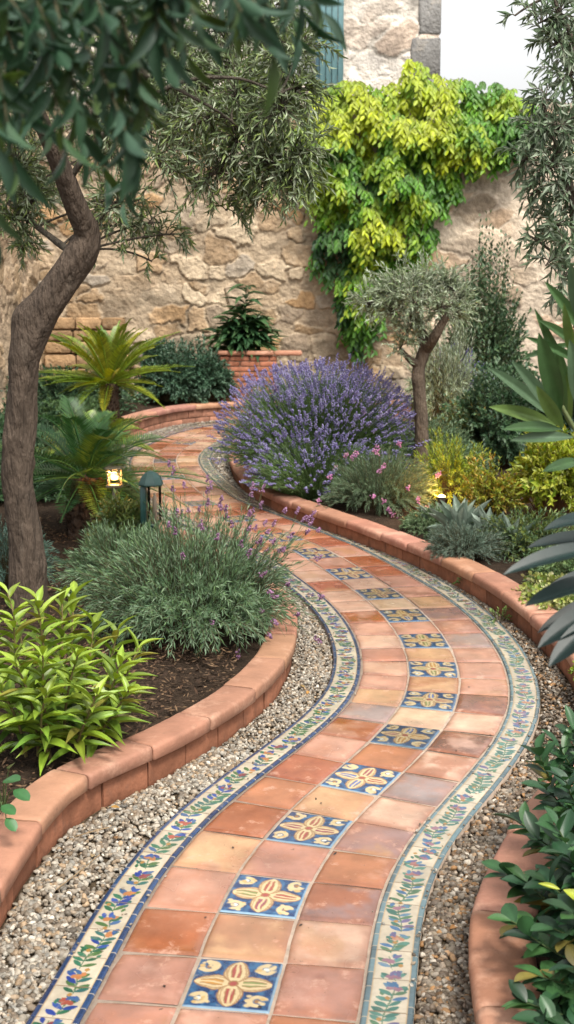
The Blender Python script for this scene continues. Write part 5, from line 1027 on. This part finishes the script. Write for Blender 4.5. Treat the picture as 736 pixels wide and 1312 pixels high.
L = bpy.data.lights.new('spot_glow', 'POINT'); L.energy = 7; L.color = (1, .5, .16); L.shadow_soft_size = .03; o = bpy.data.objects.new('spot_glow', L); COL.objects.link(o); o.parent = r; o.location = tuple(q + [0, 0, .06] - np.array(r.location))
q = W(541, 618, 10.35)
r = thing('garden_spotlight', 'hidden uplight washing the base of the small olive trunk', 'lamp', (q[0], q[1], .1)); mb = MB(); lathe(mb, (q[0], q[1], .1), [(0, 0), (.03, 0), (.035, .05), (.035, .07)], 16, (.08, .07, .06)); mb.build('housing', M_PAINT, r)
mb = MB(); lathe(mb, (q[0], q[1], .16), [(.032, 0), (.02, .008), (0, .01)], 16, (1, .8, .5)); mb.build('lens', M_LAMP, r)
L = bpy.data.lights.new('spot_glow', 'POINT'); L.energy = 9; L.color = (1, .5, .16); L.shadow_soft_size = .03; o = bpy.data.objects.new('spot_glow', L); COL.objects.link(o); o.parent = r; o.location = (0, -.02, .12)

# ------------------------------------------------------------------ fallen leaves and twigs on the gravel
rs = np.random.RandomState(14)
LFP = [(142, 1034, 'curled ochre leaf on the gravel near the left kerb', (.45, .25, .06)), (93, 1136, 'yellowed leaf beside the long dry twig', (.5, .38, .16)), (150, 1075, 'brown scrap of leaf above the painted border', (.3, .17, .08)), (118, 1098, 'pale dry leaf in the middle of the left gravel', (.45, .33, .18)), (395, 885, 'tiny orange leaf on the gravel inside the bend', (.5, .26, .07)), (385, 878, 'dry leaf touching the tiny orange leaf inside the bend', (.42, .28, .1)), (577, 1190, 'russet leaf on the right gravel beside the front kerb', (.4, .2, .07))]
for (a, b, lab, c) in LFP:
    p = G(a, b, .008); mb = MB(); d = rs.randn(3) * [1, 1, .1]; leaves(mb, p[None], d[None], np.array([[.2, -.2, 1.]]), .028, .015, np.array([c]), T_OVAL, .1, rs); o = mb.build('fallen_leaf', M_LEAF); tag(o, lab, 'leaf', 'dry leaves fallen on the gravel')
for i, (a, b) in enumerate([(405, 1022), (412, 1028), (388, 1184), (262, 1176), (520, 1108), (330, 1290), (210, 1262), (585, 962), (432, 1092), (600, 880), (360, 968), (500, 1150), (560, 760), (300, 1085)]):
    p = G(a, b, .005); mb = MB(); leaves(mb, p[None], rs.randn(1, 3) * [1, 1, .1], np.array([[.2, -.2, 1.]]), .009 + .006 * rs.rand(), .004 + .003 * rs.rand(), np.array([(.05, .03, .02)]), T_OVAL, .3, rs)
    tag(mb.build('leaf_crumb', M_LEAF), 'tiny dark crumb of dry leaf lying on the tiles', 'leaf crumb', 'tiny dark crumbs on the path tiles')
for (a, b, c_, d_, lab) in [(72, 1140, 128, 1095, 'thin dry twig lying along the left gravel'), (96, 1072, 140, 1060, 'short broken twig near the ochre leaf')]:
    B, E = G(a, b, .006), G(c_, d_, .01); mb = MB(); tube(mb, crom(np.array([B, (B + E) / 2 + [.006, -.008, .006], E]), 6), .0017, 6, (.36, .25, .14), .2, 2); o = mb.build('twig', M_STEM); tag(o, lab, 'twig', 'dry twigs on the gravel')
